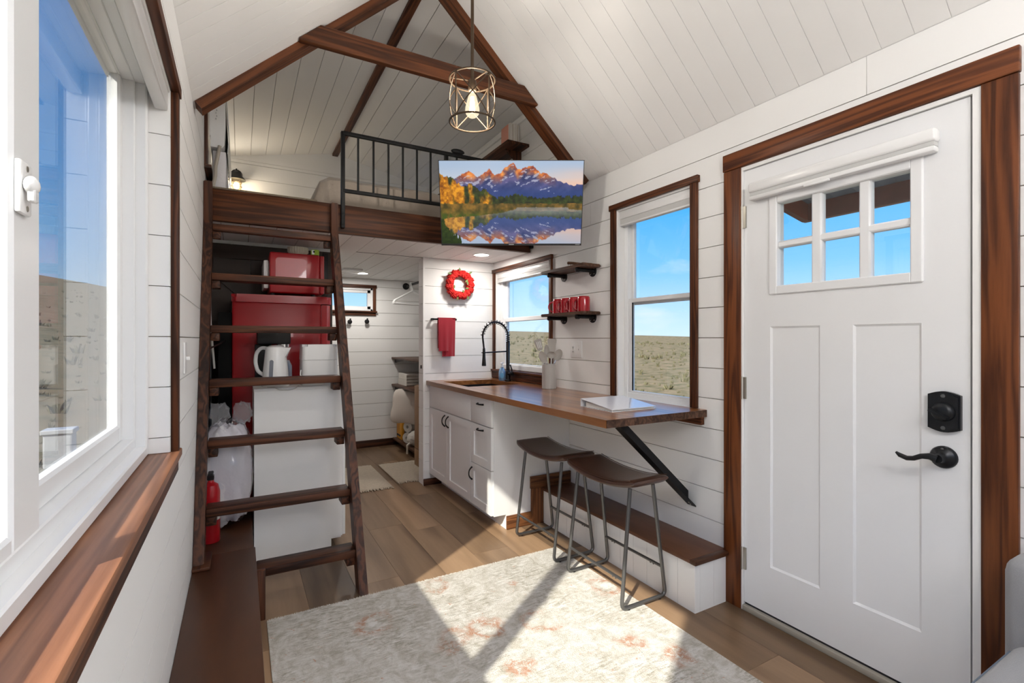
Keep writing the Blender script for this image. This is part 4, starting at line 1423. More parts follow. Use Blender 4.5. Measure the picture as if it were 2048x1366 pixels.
# ================================================================== BAR STOOLS
st = thing('bar_stool', 'x', 'stool', (0, 0, 0))
def tubepath(corners, r, n=6):
    """polyline with rounded inner corners"""
    out = [Vector(corners[0])]
    for a, b, c in zip(corners, corners[1:], corners[2:]):
        a, b, c = Vector(a), Vector(b), Vector(c)
        p, q = b + (a - b).normalized() * r, b + (c - b).normalized() * r
        for i in range(n + 1):
            t = i / n
            out.append(p * (1 - t) ** 2 + b * 2 * t * (1 - t) + q * t * t)
    out.append(Vector(corners[-1]))
    return out
ys = 0.213
for s in (-1, 1):
    bm = B()
    atube(bm, tubepath([(-0.078, s * (ys - 0.012), 0.562), (-0.142, s * ys, 0.0105), (0.142, s * ys, 0.0105), (0.070, s * (ys - 0.012), 0.562)], 0.032), 0.0095, 10)
    lg = mo('leg_frame', bm, 'gunmetal', st, True, origin=(0, 0, 0))
    bm = B()
    for x in (-0.10, 0.10):
        acyl(bm, (x, s * ys, 0.0005), (x, s * ys, 0.004), 0.009, n=10)
    mo('glide', bm, 'black_plastic', lg, origin=(0, 0, 0))
for x, z in ((-0.126, 0.140), (0.121, 0.152)):
    bm = B(); atube(bm, [(x, -ys + 0.004, z), (x, ys - 0.004, z)], 0.0075, 10)
    fr_ = mo('footrest', bm, 'gunmetal', st, True, origin=(0, 0, 0))
    bm = B()
    for y in (-0.155, -0.135, 0.135, 0.155):
        asphere(bm, (x, y, z - 0.0085), 0.0045, 8, 6)
    mo('screw', bm, 'gunmetal', fr_, True, origin=(0, 0, 0))
# saddle seat: rounded section swept along y, ends curving up
bm = B()
rings = []
n = 28
for i in range(25):
    t = i / 24 * 2 - 1
    y = t * 0.262
    zc = 0.567 + 0.036 * abs(t) ** 2.2
    endk = max(0.0, (abs(t) - 0.90) / 0.10)
    k = math.sqrt(max(0.0, 1 - endk ** 2)) if endk > 0 else 1.0
    hw = 0.124 + 0.010 * (1 - t * t) - 0.012 * endk
    th = 0.019 * (0.35 + 0.65 * k)
    ring_ = []
    for j in range(n):
        a = 2 * math.pi * j / n
        c, s = math.cos(a), math.sin(a)
        px = hw * math.copysign(abs(c) ** 0.35, c)
        pz = th * math.copysign(abs(s) ** 0.6, s)
        ring_.append(bm.verts.new((px, y, zc + pz)))
    rings.append(ring_)
for a, b in zip(rings, rings[1:]):
    for j in range(n):
        bm.faces.new((a[j], a[(j + 1) % n], b[(j + 1) % n], b[j]))
bm.faces.new(rings[0][::-1]); bm.faces.new(rings[-1])
seat = mo('seat', bm, 'leather', st, True, origin=(0, 0, 0))
for s in (-1, 1):
    bm = B()
    pts = []
    for i in range(21):
        t = (i / 20 * 2 - 1) * 0.93
        pts.append((s * (0.118 + 0.010 * (1 - t * t)), t * 0.262, 0.567 + 0.036 * abs(t) ** 2.2 + 0.0165))
    atube(bm, pts, 0.002, 6)
    mo('seam', bm, 'leather', seat, True, origin=(0, 0, 0))
bm = B(); abox(bm, (0.066, 0.205, 0.5995), (0.090, 0.232, 0.6045)); mo('maker_tag', bm, 'black_plastic', seat, origin=(0, 0, 0))
st.location = (1.690, 1.930, 0.0078)
st['label'] = 'brown leather saddle stool with grey metal legs beside the counter brace'
st['group'] = 'bar stools at the counter'
s2 = dup(st, (1.692, 2.492, 0.0078), label='brown leather saddle stool with grey metal legs beside the white cabinet side')

# ================================================================== RUGS
rg = thing('area_rug', 'faded cream area rug with rust floral pattern on the wood floor', 'rug', (0.9, 1.3, 0))
bm = B(); abox(bm, (0.104, 0.06, 0.0005), (1.690, 2.448, 0.007), 0.002, 1)
mo('pile', bm, 'rug', rg)
bm = B()
rr = random.Random(3)
for i in range(900):
    x = 0.106 + 1.582 * i / 899
    L = rr.uniform(0.006, 0.018)
    w = 0.0016
    dx = rr.uniform(-0.006, 0.006)
    z = rr.uniform(0.003, 0.007)
    v = [bm.verts.new(p) for p in ((x - w, 2.446, 0.006), (x + w, 2.446, 0.006), (x + dx, 2.444 + L, z + 0.002), (x, 2.447, 0.001))]
    bm.faces.new((v[0], v[1], v[2])); bm.faces.new((v[1], v[3], v[2])); bm.faces.new((v[3], v[0], v[2]))
fo = mo('fringe', bm, 'rug_fringe', rg); fo['kind'] = 'stuff'
def bath_mat(label, x0, x1, y0, y1, seed):
    t = thing('bath_mat', label, 'mat', ((x0 + x1) / 2, (y0 + y1) / 2, 0))
    bm = B(); abox(bm, (x0, y0, 0.0005), (x1, y1, 0.014), 0.005, 2)
    mo('pile', bm, 'mat_cream', t, True)
    bm = B(); rq = random.Random(seed)
    for yy, sgn in ((y0, -1), (y1, 1)):
        for i in range(60):
            x = x0 + (x1 - x0) * (i + 0.5) / 60
            L = rq.uniform(0.015, 0.045)
            atube(bm, [(x, yy - sgn * 0.006, 0.010), (x + rq.uniform(-.01, .01), yy + sgn * L, 0.004)], [0.005, 0.003], 5)
    f = mo('fringe', bm, 'mat_cream', t); f['kind'] = 'stuff'
bath_mat('shaggy cream bath mat below the small far window', 0.655, 1.146, 4.15, 4.95, 1)
bath_mat('shaggy cream bath mat in front of the bathroom shelves', 1.215, 1.740, 4.245, 4.92, 2)

# ================================================================== TELEVISION
def fbm(x, y, seed, oct=5, freq=4.0):
    rs = np.random.RandomState(seed)
    out = np.zeros_like(x); amp = 0.5
    for k in range(oct):
        g = rs.rand(66, 66)
        fx, fy = (x * freq) % 64, (y * freq) % 64
        ix, iy = fx.astype(int), fy.astype(int)
        tx, ty = fx - ix, fy - iy
        tx, ty = tx * tx * (3 - 2 * tx), ty * ty * (3 - 2 * ty)
        out += amp * ((g[ix, iy] * (1 - tx) + g[ix + 1, iy] * tx) * (1 - ty) + (g[ix, iy + 1] * (1 - tx) + g[ix + 1, iy + 1] * tx) * ty)
        amp *= 0.5; freq *= 2.03
    return out
def screen_picture(u, v):
    """mountain lake at dawn, u to the right, v down, both 0..1; returns sRGB 0..1"""
    def lerp(a, b, t):
        return a + (b - a) * t[..., None]
    def C(*c):
        return np.array(c) / 255.0
    sm = lambda a, b, x: np.clip((x - a) / (b - a), 0, 1) ** 2 * (3 - 2 * np.clip((x - a) / (b - a), 0, 1))
    kx = np.array([103, 285, 345, 400, 460, 510, 570, 640, 705, 770, 850, 900, 1000, 1050, 1100, 1150, 1240, 1290, 1330, 1400, 1480, 1540, 1620, 1720, 1850])
    ky = np.array([420, 340, 300, 270, 235, 280, 310, 270, 220, 285, 262, 200, 135, 230, 215, 195, 185, 235, 265, 270, 315, 350, 380, 410, 400])
    kx = (kx - 103) / 1747.0; ky = (ky - 122) / 1008.0
    def land(u, v):
        n1 = fbm(u * 1.7, v, 1, 6, 9); n2 = fbm(u * 1.7, v, 2, 6, 20); n3 = fbm(u * 1.7, v, 3, 5, 34)
        sky = lerp(C(176, 196, 222), C(240, 232, 226), sm(0, 0.42, v) * 0.8)
        pink = sm(0.55, 1.0, u) * sm(0.0, 0.30, v) * (0.55 + 0.6 * fbm(u * 0.6, v * 3, 7, 4, 5))
        sky = lerp(sky, np.broadcast_to(C(250, 200, 172), sky.shape), np.clip(pink, 0, 1))
        img = sky
        ridge = np.interp(u, kx, ky) + (fbm(u * 1.7, v * 0, 9, 5, 30) - 0.5) * 0.035
        mtn = v > ridge
        dz = v - ridge
        shade = n1 + 0.55 * fbm(u * 1.7 + v * 1.2, v * 0.6, 5, 5, 14) - 0.28
        blue = lerp(np.broadcast_to(C(40, 52, 100), sky.shape), C(112, 102, 150), np.clip((shade - 0.15) * 1.5, 0, 1))
        blue = lerp(blue, np.broadcast_to(C(38, 66, 128), sky.shape), sm(0.22, 0.40, v) * 0.75)
        warm = lerp(np.broadcast_to(C(150, 60, 40), sky.shape), C(255, 160, 76), np.clip((n2 - 0.22) * 2.1, 0, 1))
        wk = np.clip(1 - dz / (0.10 + 0.05 * n1), 0, 1) * np.clip(sm(0.24, 0.04, ridge) * 1.6, 0, 1) * np.clip((shade - 0.12) * 3.0, 0.0, 1)
        m = lerp(blue, warm, np.clip(wk * 1.7, 0, 1))
        snow = (fbm(u * 1.7 + v, v * 1.5, 6, 4, 26) > 0.60) & (dz < 0.20) & (dz > 0.02) & (u < 0.8)
        m = np.where(snow[..., None], lerp(m, np.broadcast_to(C(206, 206, 222), m.shape), np.full(u.shape, 0.7)), m)
        img = np.where(mtn[..., None], m, img)
        # trees
        tx = np.array([0, 0.04, 0.07, 0.11, 0.14, 0.17, 0.21, 0.25, 0.28, 0.31, 0.34, 0.37, 0.40, 0.44, 0.52, 0.60, 0.70, 0.78, 1.0])
        ty = np.array([0.13, 0.20, 0.18, 0.24, 0.29, 0.30, 0.27, 0.31, 0.35, 0.34, 0.36, 0.42, 0.44, 0.42, 0.40, 0.42, 0.44, 0.42, 0.42])
        tl = np.interp(u, tx, ty) + (fbm(u * 1.7, v * 0 + 0.3, 11, 5, 44) - 0.48) * 0.075
        tree = (v > tl)
        goldk = sm(0.52, 0.10, u) * 0.9 + 0.35 * sm(0.82, 0.45, u)
        patch = fbm(u * 1.7, v * 0.35, 13, 3, 16)
        gold = np.clip((patch - 0.36) * 5.0 * goldk + (goldk - 0.55) * 0.8, 0, 1) * sm(0.98, 0.60, u)
        g = lerp(np.broadcast_to(C(28, 34, 22), sky.shape), C(70, 84, 34), np.clip((n3 - 0.2) * 1.7, 0, 1))
        y = lerp(np.broadcast_to(C(128, 66, 12), sky.shape), C(250, 170, 42), np.clip((n3 - 0.18) * 2.0, 0, 1))
        img = np.where(tree[..., None], lerp(g, y, gold), img)
        # meadow and bank
        bank = v > 0.505 + (n3 - 0.5) * 0.02
        bcol = lerp(np.broadcast_to(C(62, 58, 26), sky.shape), C(150, 112, 48), np.clip((n2 - 0.2) * 1.9, 0, 1))
        bcol = lerp(bcol, np.broadcast_to(C(62, 92, 28), sky.shape), sm(0.56, 0.66, v) * np.clip(n3 * 1.6 - 0.3, 0, 1))
        return np.where(bank[..., None], bcol, img)
    top = land(u, v)
    shore = np.interp(u, [0, 0.08, 0.25, 0.44, 0.53, 0.54, 0.9, 0.91, 1.0], [0.70, 0.675, 0.66, 0.615, 0.575, 0.552, 0.552, 0.575, 0.585]) + (fbm(u * 1.7, v * 0, 21, 4, 40) - 0.5) * 0.012
    mv = np.clip(1.115 - v * 1.02 + (fbm(u * 1.2, v * 5, 22, 3, 12) - 0.5) * 0.012, 0, 1)
    refl = land(u, mv)
    refl = refl * 0.78 + np.array([0.12, 0.13, 0.16]) * 0.9
    fog = sm(0.70, 0.58, v) * 0.55
    refl = lerp(refl, np.broadcast_to(np.array([0.70, 0.70, 0.74]), refl.shape), fog * (0.6 + 0.6 * fbm(u * 0.8, v * 4, 23, 3, 8)))
    water = v > shore
    img = np.where(water[..., None], refl, top)
    # grassy corner
    n3 = fbm(u * 1.7, v, 31, 5, 40)
    corner = (v > 0.68 + u * 2.1 + (fbm(u * 1.7, v * 0, 30, 4, 60) - 0.5) * 0.16) 
    gc = lerp(np.broadcast_to(np.array([24, 40, 16]) / 255.0, img.shape), np.array([104, 122, 40]) / 255.0, np.clip((n3 - 0.2) * 1.6 * np.clip(1.35 - v, 0, 1), 0, 1))
    img = np.where(corner[..., None], gc, img)
    return np.clip(img, 0, 1)

tv = thing('television', 'flat wall television showing a mountain lake, tilted down before the loft', 'television', (1.49, 2.62, 1.88))
TW = 0.89
top_c = Vector((0, 0, 1.277)) + FV * 2.942 + RV * (-0.0045) + Vector((0, 0, 1.0906))
bot_c = Vector((0, 0, 1.277)) + FV * 3.089 + RV * (-0.0045) + Vector((0, 0, 0.600))
tilt = (top_c - bot_c); TH = tilt.length
UP = tilt.normalized()
NV = RV.cross(UP)       # points away from or toward the camera
if NV.dot(FV) > 0:
    NV = -NV
def tvp(a, b, c):
    """a right, b up from the bottom edge, c toward the viewer"""
    return bot_c + RV * a + UP * b + NV * c
def tvbox(bm, a0, a1, b0, b1, c0, c1, bevel=0):
    vs = [bm.verts.new(tvp(*p)) for p in ((a0, b0, c0), (a1, b0, c0), (a1, b1, c0), (a0, b1, c0), (a0, b0, c1), (a1, b0, c1), (a1, b1, c1), (a0, b1, c1))]
    for f in ((0, 3, 2, 1), (4, 5, 6, 7), (0, 1, 5, 4), (1, 2, 6, 5), (2, 3, 7, 6), (3, 0, 4, 7)):
        bm.faces.new([vs[i] for i in f])
h = TW / 2
bm = B(); tvbox(bm, -h, h, 0, TH, -0.030, -0.004)
tvbox(bm, -h, -h + 0.004, 0, TH, -0.004, 0); tvbox(bm, h - 0.004, h, 0, TH, -0.004, 0)
tvbox(bm, -h, h, TH - 0.004, TH, -0.004, 0); tvbox(bm, -h, h, 0, 0.012, -0.004, 0.001)
tvbox(bm, -0.30, 0.30, 0.06, 0.36, -0.062, -0.030)
hs = mo('housing', bm, 'tv_black', tv)
nu, nv = 300, 172
uu, vv = np.meshgrid(np.linspace(0, 1, nu), np.linspace(0, 1, nv))
rgb = screen_picture(uu.ravel(), vv.ravel())
lin = np.where(rgb <= 0.04045, rgb / 12.92, ((rgb + 0.055) / 1.055) ** 2.4)
A0, A1, B0, B1 = -h + 0.004, h - 0.004, 0.012, TH - 0.004
pos = [tvp(A0 + (A1 - A0) * a, B1 + (B0 - B1) * b, -0.0030) for a, b in zip(uu.ravel(), vv.ravel())]
ctr = tvp(0, TH / 2, -0.003)
faces = [(j * nu + i, j * nu + i + 1, (j + 1) * nu + i + 1, (j + 1) * nu + i) for j in range(nv - 1) for i in range(nu - 1)]
me = bpy.data.meshes.new('screen')
me.from_pydata([tuple(p - ctr) for p in pos], [], faces)
at = me.color_attributes.new('picture', 'FLOAT_COLOR', 'POINT')
at.data.foreach_set('color', np.concatenate([lin, np.ones((len(lin), 1))], 1).astype(np.float32).ravel())
ms, t_, b_ = principled('screen')
an = N(t_, 'ShaderNodeAttribute'); an.attribute_name = 'picture'
b_.inputs['Base Color'].default_value = (0.01, 0.01, 0.01, 1)
b_.inputs['Roughness'].default_value = 0.35
b_.inputs['Specular IOR Level'].default_value = 0.2
t_.links.new(an.outputs['Color'], b_.inputs['Emission Color'])
b_.inputs['Emission Strength'].default_value = 0.60
me.materials.append(ms)
o = bpy.data.objects.new('screen', me); o.location = ctr; link(o, tv)
for a0, a1, b0, b1 in ((-0.016, 0.016, 0.004, 0.0085), (h - 0.038, h - 0.010, 0.0045, 0.0085)):
    bm = B(); tvbox(bm, a0, a1, b0, b1, 0.0008, 0.0016); mo('maker_mark', bm, 'tv_mark', hs)
# swing arm to the right wall
bm = B()
c0 = tvp(0.05, TH * 0.45, -0.064)
tvbox(bm, -0.11, 0.11, TH * 0.45 - 0.10, TH * 0.45 + 0.10, -0.066, -0.0625)
atube(bm, [tvp(0.05, TH * 0.45, -0.066), Vector((1.90, 2.98, c0.z)), Vector((XR - 0.012, 3.02, c0.z))], 0.018, 10)
abox(bm, (XR - 0.014, 2.96, c0.z - 0.10), (XR - 0.0006, 3.08, c0.z + 0.10))
mo('wall_arm', bm, 'black_metal', tv)

# ================================================================== LIGHTS
def point(name, loc, power, col, rad, par=None):
    l = bpy.data.lights.new(name, 'POINT')
    l.energy = power; l.color = col; l.shadow_soft_size = rad
    o = bpy.data.objects.new(name, l); o.location = loc
    link(o, par)
    return o
def pendant(label, x, y, zc, on=True):
    t = thing('pendant_lamp', label, 'lamp', (x, y, zc - 0.1))
    Rr, hh = 0.104, 0.097
    bm = B(); alathe(bm, [(0.004, RIDGE - 0.026), (0.050, RIDGE - 0.071), (0.055, RIDGE - 0.078), (0.055, RIDGE - 0.100), (0.012, RIDGE - 0.108)], (x, y, 0), 24); mo('canopy', bm, 'bronze', t, True)
    bm = B(); acyl(bm, (x, y, RIDGE - 0.10), (x, y, zc + 0.052), 0.0075, n=10); mo('rod', bm, 'bronze', t, True)
    bm = B()
    rot = R(21)
    for z in (zc - hh, zc + hh):
        atube(bm, [(x + Rr * math.cos(a), y + Rr * math.sin(a), z) for a in [2 * math.pi * i / 40 for i in range(40)]], 0.0042, 8, closed=True)
    cg = mo('cage_ring', bm, 'bronze', t, True)
    for k in range(4):
        a = rot + k * math.pi / 2
        bm = B(); acyl(bm, (x + Rr * math.cos(a), y + Rr * math.sin(a), zc - hh), (x + Rr * math.cos(a), y + Rr * math.sin(a), zc + hh), 0.0036, n=8)
        mo('cage_upright', bm, 'bronze', t, True)
        for sgn in (-1, 1):
            bm = B()
            pts = []
            for i in range(15):
                s = i / 14
                b = a + s * math.pi / 2
                pts.append((x + Rr * math.cos(b), y + Rr * math.sin(b), zc + sgn * (hh - 2 * hh * s)))
            atube(bm, pts, 0.0028, 6); mo('cage_cross', bm, 'bronze', t, True)
    for k in range(3):
        a = rot + 0.4 + k * 2 * math.pi / 3
        bm = B(); acyl(bm, (x, y, zc + hh - 0.004), (x + Rr * math.cos(a), y + Rr * math.sin(a), zc + hh), 0.003, n=6)
        mo('spoke', bm, 'bronze', t, True)
    bm = B(); alathe(bm, [(0.006, zc + 0.100), (0.016, zc + 0.096), (0.019, zc + 0.086), (0.019, zc + 0.052), (0.016, zc + 0.046)], (x, y, 0), 20); mo('socket', bm, 'bronze', t, True)
    bm = B()
    prof = [(0.013, 0.046), (0.015, 0.036), (0.019, 0.020), (0.026, -0.005), (0.032, -0.030), (0.033, -0.046), (0.029, -0.060), (0.018, -0.072), (0.0, -0.076)]
    alathe(bm, [(r, zc + z) for r, z in prof], (x, y, 0), 24, cap=False)
    bl = mo('bulb', bm, 'bulb_lit', t, True)
    for k in range(5):
        a = k * 2 * math.pi / 5
        bm = B(); atube(bm, [(x + 0.006 * math.cos(a), y + 0.006 * math.sin(a), zc + 0.02), (x + 0.012 * math.cos(a), y + 0.012 * math.sin(a), zc - 0.048)], 0.0022, 6)
        mo('filament', bm, 'filament', bl)
    point('bulb_light', (x, y, zc - 0.02), P_PENDANT, (1.0, 0.93, 0.83), 0.03, t)
    return t
pendant('bronze open cage pendant lamp with glowing clear bulb below the ridge', 0.93, 2.03, 2.372)
def can(label, x, y):
    t = thing('recessed_light', label, 'ceiling light', (x, y, ZC))
    bm = B(); alathe(bm, [(0.075, ZC - 0.0004), (0.075, ZC - 0.005), (0.062, ZC - 0.006), (0.062, ZC - 0.0004)], (x, y, 0), 32, cap=False); mo('trim_ring', bm, 'can_ring', t, True)
    bm = B(); alathe(bm, [(0.062, ZC - 0.001), (0.062, ZC - 0.0045), (0.0, ZC - 0.0045)], (x, y, 0), 32, cap=False); mo('lens', bm, 'can_glow', t)
    l = bpy.data.lights.new('can_light', 'AREA'); l.shape = 'DISK'; l.size = 0.12; l.energy = P_CAN; l.color = (1.0, 0.95, 0.88)
    o = bpy.data.objects.new('can_light', l); o.location = (x, y, ZC - 0.008); link(o, t)
can('glowing round recessed light above the kitchen sink', 1.778, 3.696)
can('glowing round recessed light in the bathroom ceiling', 1.146, 5.353)
# unseen glowing globes added behind the camera to fill the room with light
def globe(label, x, y):
    z = 2.16
    t = thing('fill_globe', label, 'lamp', (x, y, z))
    bm = B(); acyl(bm, (x, y, z + 0.13), (x, y, RIDGE - abs(XC - x) * 0.924 - 0.006), 0.008, n=12); mo('stem', bm, 'bronze', t)
    bm = B(); alathe(bm, [(0.05, z + 0.128), (0.05, z + 0.15), (0.02, z + 0.17)], (x, y, 0), 24); mo('cap', bm, 'bronze', t, True)
    bm = B(); asphere(bm, (x, y, z), 0.14, 32, 20); mo('globe', bm, 'fill_glow', t, True)
globe('added white fill globe lamp behind the camera, nearer the door', 0.90, -0.38)
globe('added white fill globe lamp behind the camera, nearer the rear wall', 0.90, -1.20)
# sconce on the far loft wall
sc_ = thing('wall_lantern', 'black jelly jar wall lantern glowing in the loft', 'lamp', (-0.035, YB, 2.82))
sx_, sy_ = -0.035, 5.73
bm = B(); alathe(bm, [(0.055, YB - 0.0005), (0.055, YB - 0.015), (0.02, YB - 0.02)], (sx_, 0, 3.0), 20, 'y')
atube(bm, [(sx_, YB - 0.015, 3.0), (sx_, sy_ + 0.02, 3.03), (sx_, sy_, 3.005)], 0.009, 8); mo('mount', bm, 'black_metal', sc_, True)
bm = B(); alathe(bm, [(0.006, 3.035), (0.010, 3.010), (0.045, 2.995), (0.055, 2.96), (0.085, 2.925), (0.085, 2.918), (0.05, 2.924), (0.0, 2.93)], (sx_, sy_, 0), 24, cap=False); mo('hood', bm, 'oil_bronze', sc_, True)
bm = B(); alathe(bm, [(0.045, 2.925), (0.046, 2.83), (0.040, 2.80), (0.0, 2.795)], (sx_, sy_, 0), 24, cap=False); mo('jar', bm, 'bulb_glass', sc_, True)
bm = B()
for z in (2.89, 2.85):
    atube(bm, [(sx_ + 0.049 * math.cos(a), sy_ + 0.049 * math.sin(a), z) for a in [2 * math.pi * i / 24 for i in range(24)]], 0.0022, 6, closed=True)
for k in range(4):
    a = k * math.pi / 2 + 0.6
    atube(bm, [(sx_ + 0.050 * math.cos(a), sy_ + 0.050 * math.sin(a), 2.92), (sx_ + 0.048 * math.cos(a), sy_ + 0.048 * math.sin(a), 2.80)], 0.0022, 6)
mo('guard', bm, 'bronze', sc_, True)
bm = B(); asphere(bm, (sx_, sy_, 2.86), (0.028, 0.028, 0.034), 14, 10)
M['sconce_glow'] = mat('sconce_glow', (1, 0.9, 0.7), 0.5, emit=(1.0, 0.80, 0.50), estr=12.0)
mo('bulb', bm, 'sconce_glow', sc_, True)
point('lantern_light', (sx_, sy_ - 0.06, 2.86), P_SCONCE, (1.0, 0.88, 0.70), 0.05, sc_)

# ================================================================== APPLIANCE CORNER BEHIND THE LADDER
bd = thing('barn_door', 'dark brown plank barn door with diagonal brace behind the red fridge', 'door', (0.25, 4.03, 0.02))
x = XL + 0.01
while x < 0.63:
    x2 = min(x + 0.122, 0.635)
    plank('board', (x + 0.001, 4.034, 0.02), (x2 - 0.001, 4.050, 1.965), 'barn_dark', bd)
    x += 0.122
for z in (0.10, 1.02, 1.86):
    box('rail', (XL + 0.012, 4.016, z), (0.634, 4.0338, z + 0.10), 'barn_dark', bd, 0.002)
for z0, z1 in ((0.20, 1.02), (1.12, 1.86)):
    bm = B(); aprism(bm, [(XL + 0.02, z1), (XL + 0.02, z1 - 0.13), (0.50, z0), (0.63, z0), (0.63, z0 + 0.02), (XL + 0.13, z1)], 'y', 4.018, 4.0338)
    mo('brace', bm, 'barn_dark', bd)
box('hanger_strap', (0.56, 4.008, 1.62), (0.60, 4.0158, 1.95), 'black_metal', bd, 0.002)

# retro fridge, side towards the ladder, door towards the aisle
fg = thing('refrigerator', 'glossy red retro refrigerator standing behind the ladder', 'refrigerator', (0.24, 3.76, 0))
FX0, FX1, FY0, FY1, FT = -0.046, 0.483, 3.515, 4.004, 1.567
bm = B()
for i, z in enumerate(np.linspace(0.03, FT, 2)):
    pass
abox(bm, (FX0, FY0 + 0.006, 0.03), (FX1, FY1 - 0.006, FT - 0.045), 0.012, 3)
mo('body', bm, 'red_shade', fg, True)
bm = B(); aprism(bm, rrect(FX0 - 0.004, FX1 + 0.065, FY0 - 0.004, FY1 + 0.002, 0.03, 5), 'z', FT - 0.050, FT)
bmesh.ops.bevel(bm, geom=[e for e in bm.edges if abs(e.verts[0].co.z - FT) < 1e-5 and abs(e.verts[1].co.z - FT) < 1e-5], offset=0.018, segments=4, affect='EDGES')
mo('top_cap', bm, 'red_enamel', fg, True)
for z0, z1 in ((0.06, 1.03), (1.04, FT - 0.056)):
    bm = B(); aprism(bm, [(FX1 + 0.002, FY0 + 0.004), (FX1 + 0.035, FY0 + 0.004), (FX1 + 0.060, FY0 + 0.030), (FX1 + 0.072, FY0 + 0.12), (FX1 + 0.076, (FY0 + FY1) / 2), (FX1 + 0.072, FY1 - 0.12), (FX1 + 0.060, FY1 - 0.030), (FX1 + 0.035, FY1 - 0.004), (FX1 + 0.002, FY1 - 0.004)], 'z', z0, z1)
    dd = mo('door', bm, 'red_enamel', fg, True)
    bm = B(); zz = z1 - 0.10
    atube(bm, [(FX1 + 0.070, FY1 - 0.09, zz), (FX1 + 0.105, FY1 - 0.09, zz - 0.02), (FX1 + 0.105, FY1 - 0.09, zz - 0.16), (FX1 + 0.070, FY1 - 0.09, zz - 0.18)], 0.008, 8)
    mo('handle', bm, 'chrome', dd, True)
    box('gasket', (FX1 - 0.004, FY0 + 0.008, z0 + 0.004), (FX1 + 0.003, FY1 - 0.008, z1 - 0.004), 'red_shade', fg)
box('rear_grille', (FX0 - 0.075, FY0 + 0.03, 0.05), (FX0 - 0.001, FY1 - 0.03, 1.45), 'dark_slot', fg, 0.004)
for x in (0.02, 0.42):
    for y in (FY0 + 0.05, FY1 - 0.05):
        bm = B(); acyl(bm, (x, y, 0.0005), (x, y, 0.031), 0.018, n=12); mo('foot', bm, 'black_plastic', fg)

# microwave on the fridge
mw = thing('microwave', 'red microwave oven standing on top of the refrigerator', 'microwave', (0.33, 3.78, 1.567))
MX0, MX1, MY0, MY1, MZ0, MZ1 = 0.169, 0.482, 3.580, 3.985, 1.589, 1.861
box('body', (MX0, MY0, MZ0), (MX1, MY1, MZ1), 'red_enamel', mw, 0.010, 3)
bm = B(); aprism(bm, rrect(MX0 + 0.035, MX0 + 0.225, MZ0 + 0.055, MZ1 - 0.035, 0.022, 4), 'y', MY0 - 0.005, MY0 - 0.0002)
bmesh.ops.bevel(bm, geom=[e for e in bm.edges if abs(e.verts[0].co.y - (MY0 - 0.005)) < 1e-5 and abs(e.verts[1].co.y - (MY0 - 0.005)) < 1e-5], offset=0.004, segments=2, affect='EDGES')
sp_ = mo('side_panel', bm, 'red_enamel', mw, True)
for k in range(5):
    for z in (MZ0 + 0.072, MZ0 + 0.084):
        box('vent', (MX0 + 0.055 + k * 0.031, MY0 - 0.0058, z), (MX0 + 0.078 + k * 0.031, MY0 - 0.0048, z + 0.005), 'dark_slot', sp_)
box('door', (MX1 + 0.0005, MY0 + 0.002, MZ0 + 0.004), (MX1 + 0.028, MY1 - 0.11, MZ1 - 0.004), 'red_enamel', mw, 0.006, 3)
box('control_panel', (MX1 + 0.0005, MY1 - 0.107, MZ0 + 0.004), (MX1 + 0.026, MY1 - 0.002, MZ1 - 0.004), 'red_enamel', mw, 0.005)
box('rear_housing', (MX0 - 0.035, MY0 + 0.05, MZ0 + 0.03), (MX0 - 0.0005, MY1 - 0.05, MZ1 - 0.05), 'white_plastic', mw, 0.012)
for x in (0.19, 0.44):
    for y in (MY0 + 0.04, MY1 - 0.04):
        bm = B(); acyl(bm, (x, y, FT + 0.0002), (x, y, MZ0 + 0.001), 0.014, n=10); mo('foot', bm, 'black_plastic', mw)
# coffee filters and pack
cf = thing('coffee_filters', 'stack of white ruffled paper coffee filters on the microwave', 'coffee filters', (0.355, 3.69, 1.861))
for k in range(6):
    bm = B()
    n = 48
    r0, r1 = 0.040, 0.066
    z0 = 1.8615 + k * 0.006
    v0 = [bm.verts.new((0.352 + r0 * math.cos(2 * math.pi * j / n), 3.69 + r0 * math.sin(2 * math.pi * j / n), z0)) for j in range(n)]
    v1 = [bm.verts.new((0.352 + (r1 + 0.004 * (j % 2)) * math.cos(2 * math.pi * j / n), 3.69 + (r1 + 0.004 * (j % 2)) * math.sin(2 * math.pi * j / n), z0 + 0.026)) for j in range(n)]
    bm.faces.new(v0[::-1])
    for j in range(n):
        bm.faces.new((v0[j], v0[(j + 1) % n], v1[(j + 1) % n], v1[j]))
    mo('filter', bm, 'filter_paper', cf)
pk = thing('tea_packet', 'small bright green and white packet lying on the microwave', 'packet', (0.450, 3.61, 1.861))
box('pack', (0.428, 3.588, 1.8613), (0.478, 3.635, 1.899), 'green_pack', pk, 0.003)
box('print_band', (0.4305, 3.5872, 1.865), (0.446, 3.5879, 1.895), 'white_plastic', pk)
bm = B(); alathe(bm, [(0.006, 3.5879), (0.006, 3.5870)], (0.444, 0, 1.883), 14, 'y'); mo('print_dot', bm, 'dark_slot', pk)

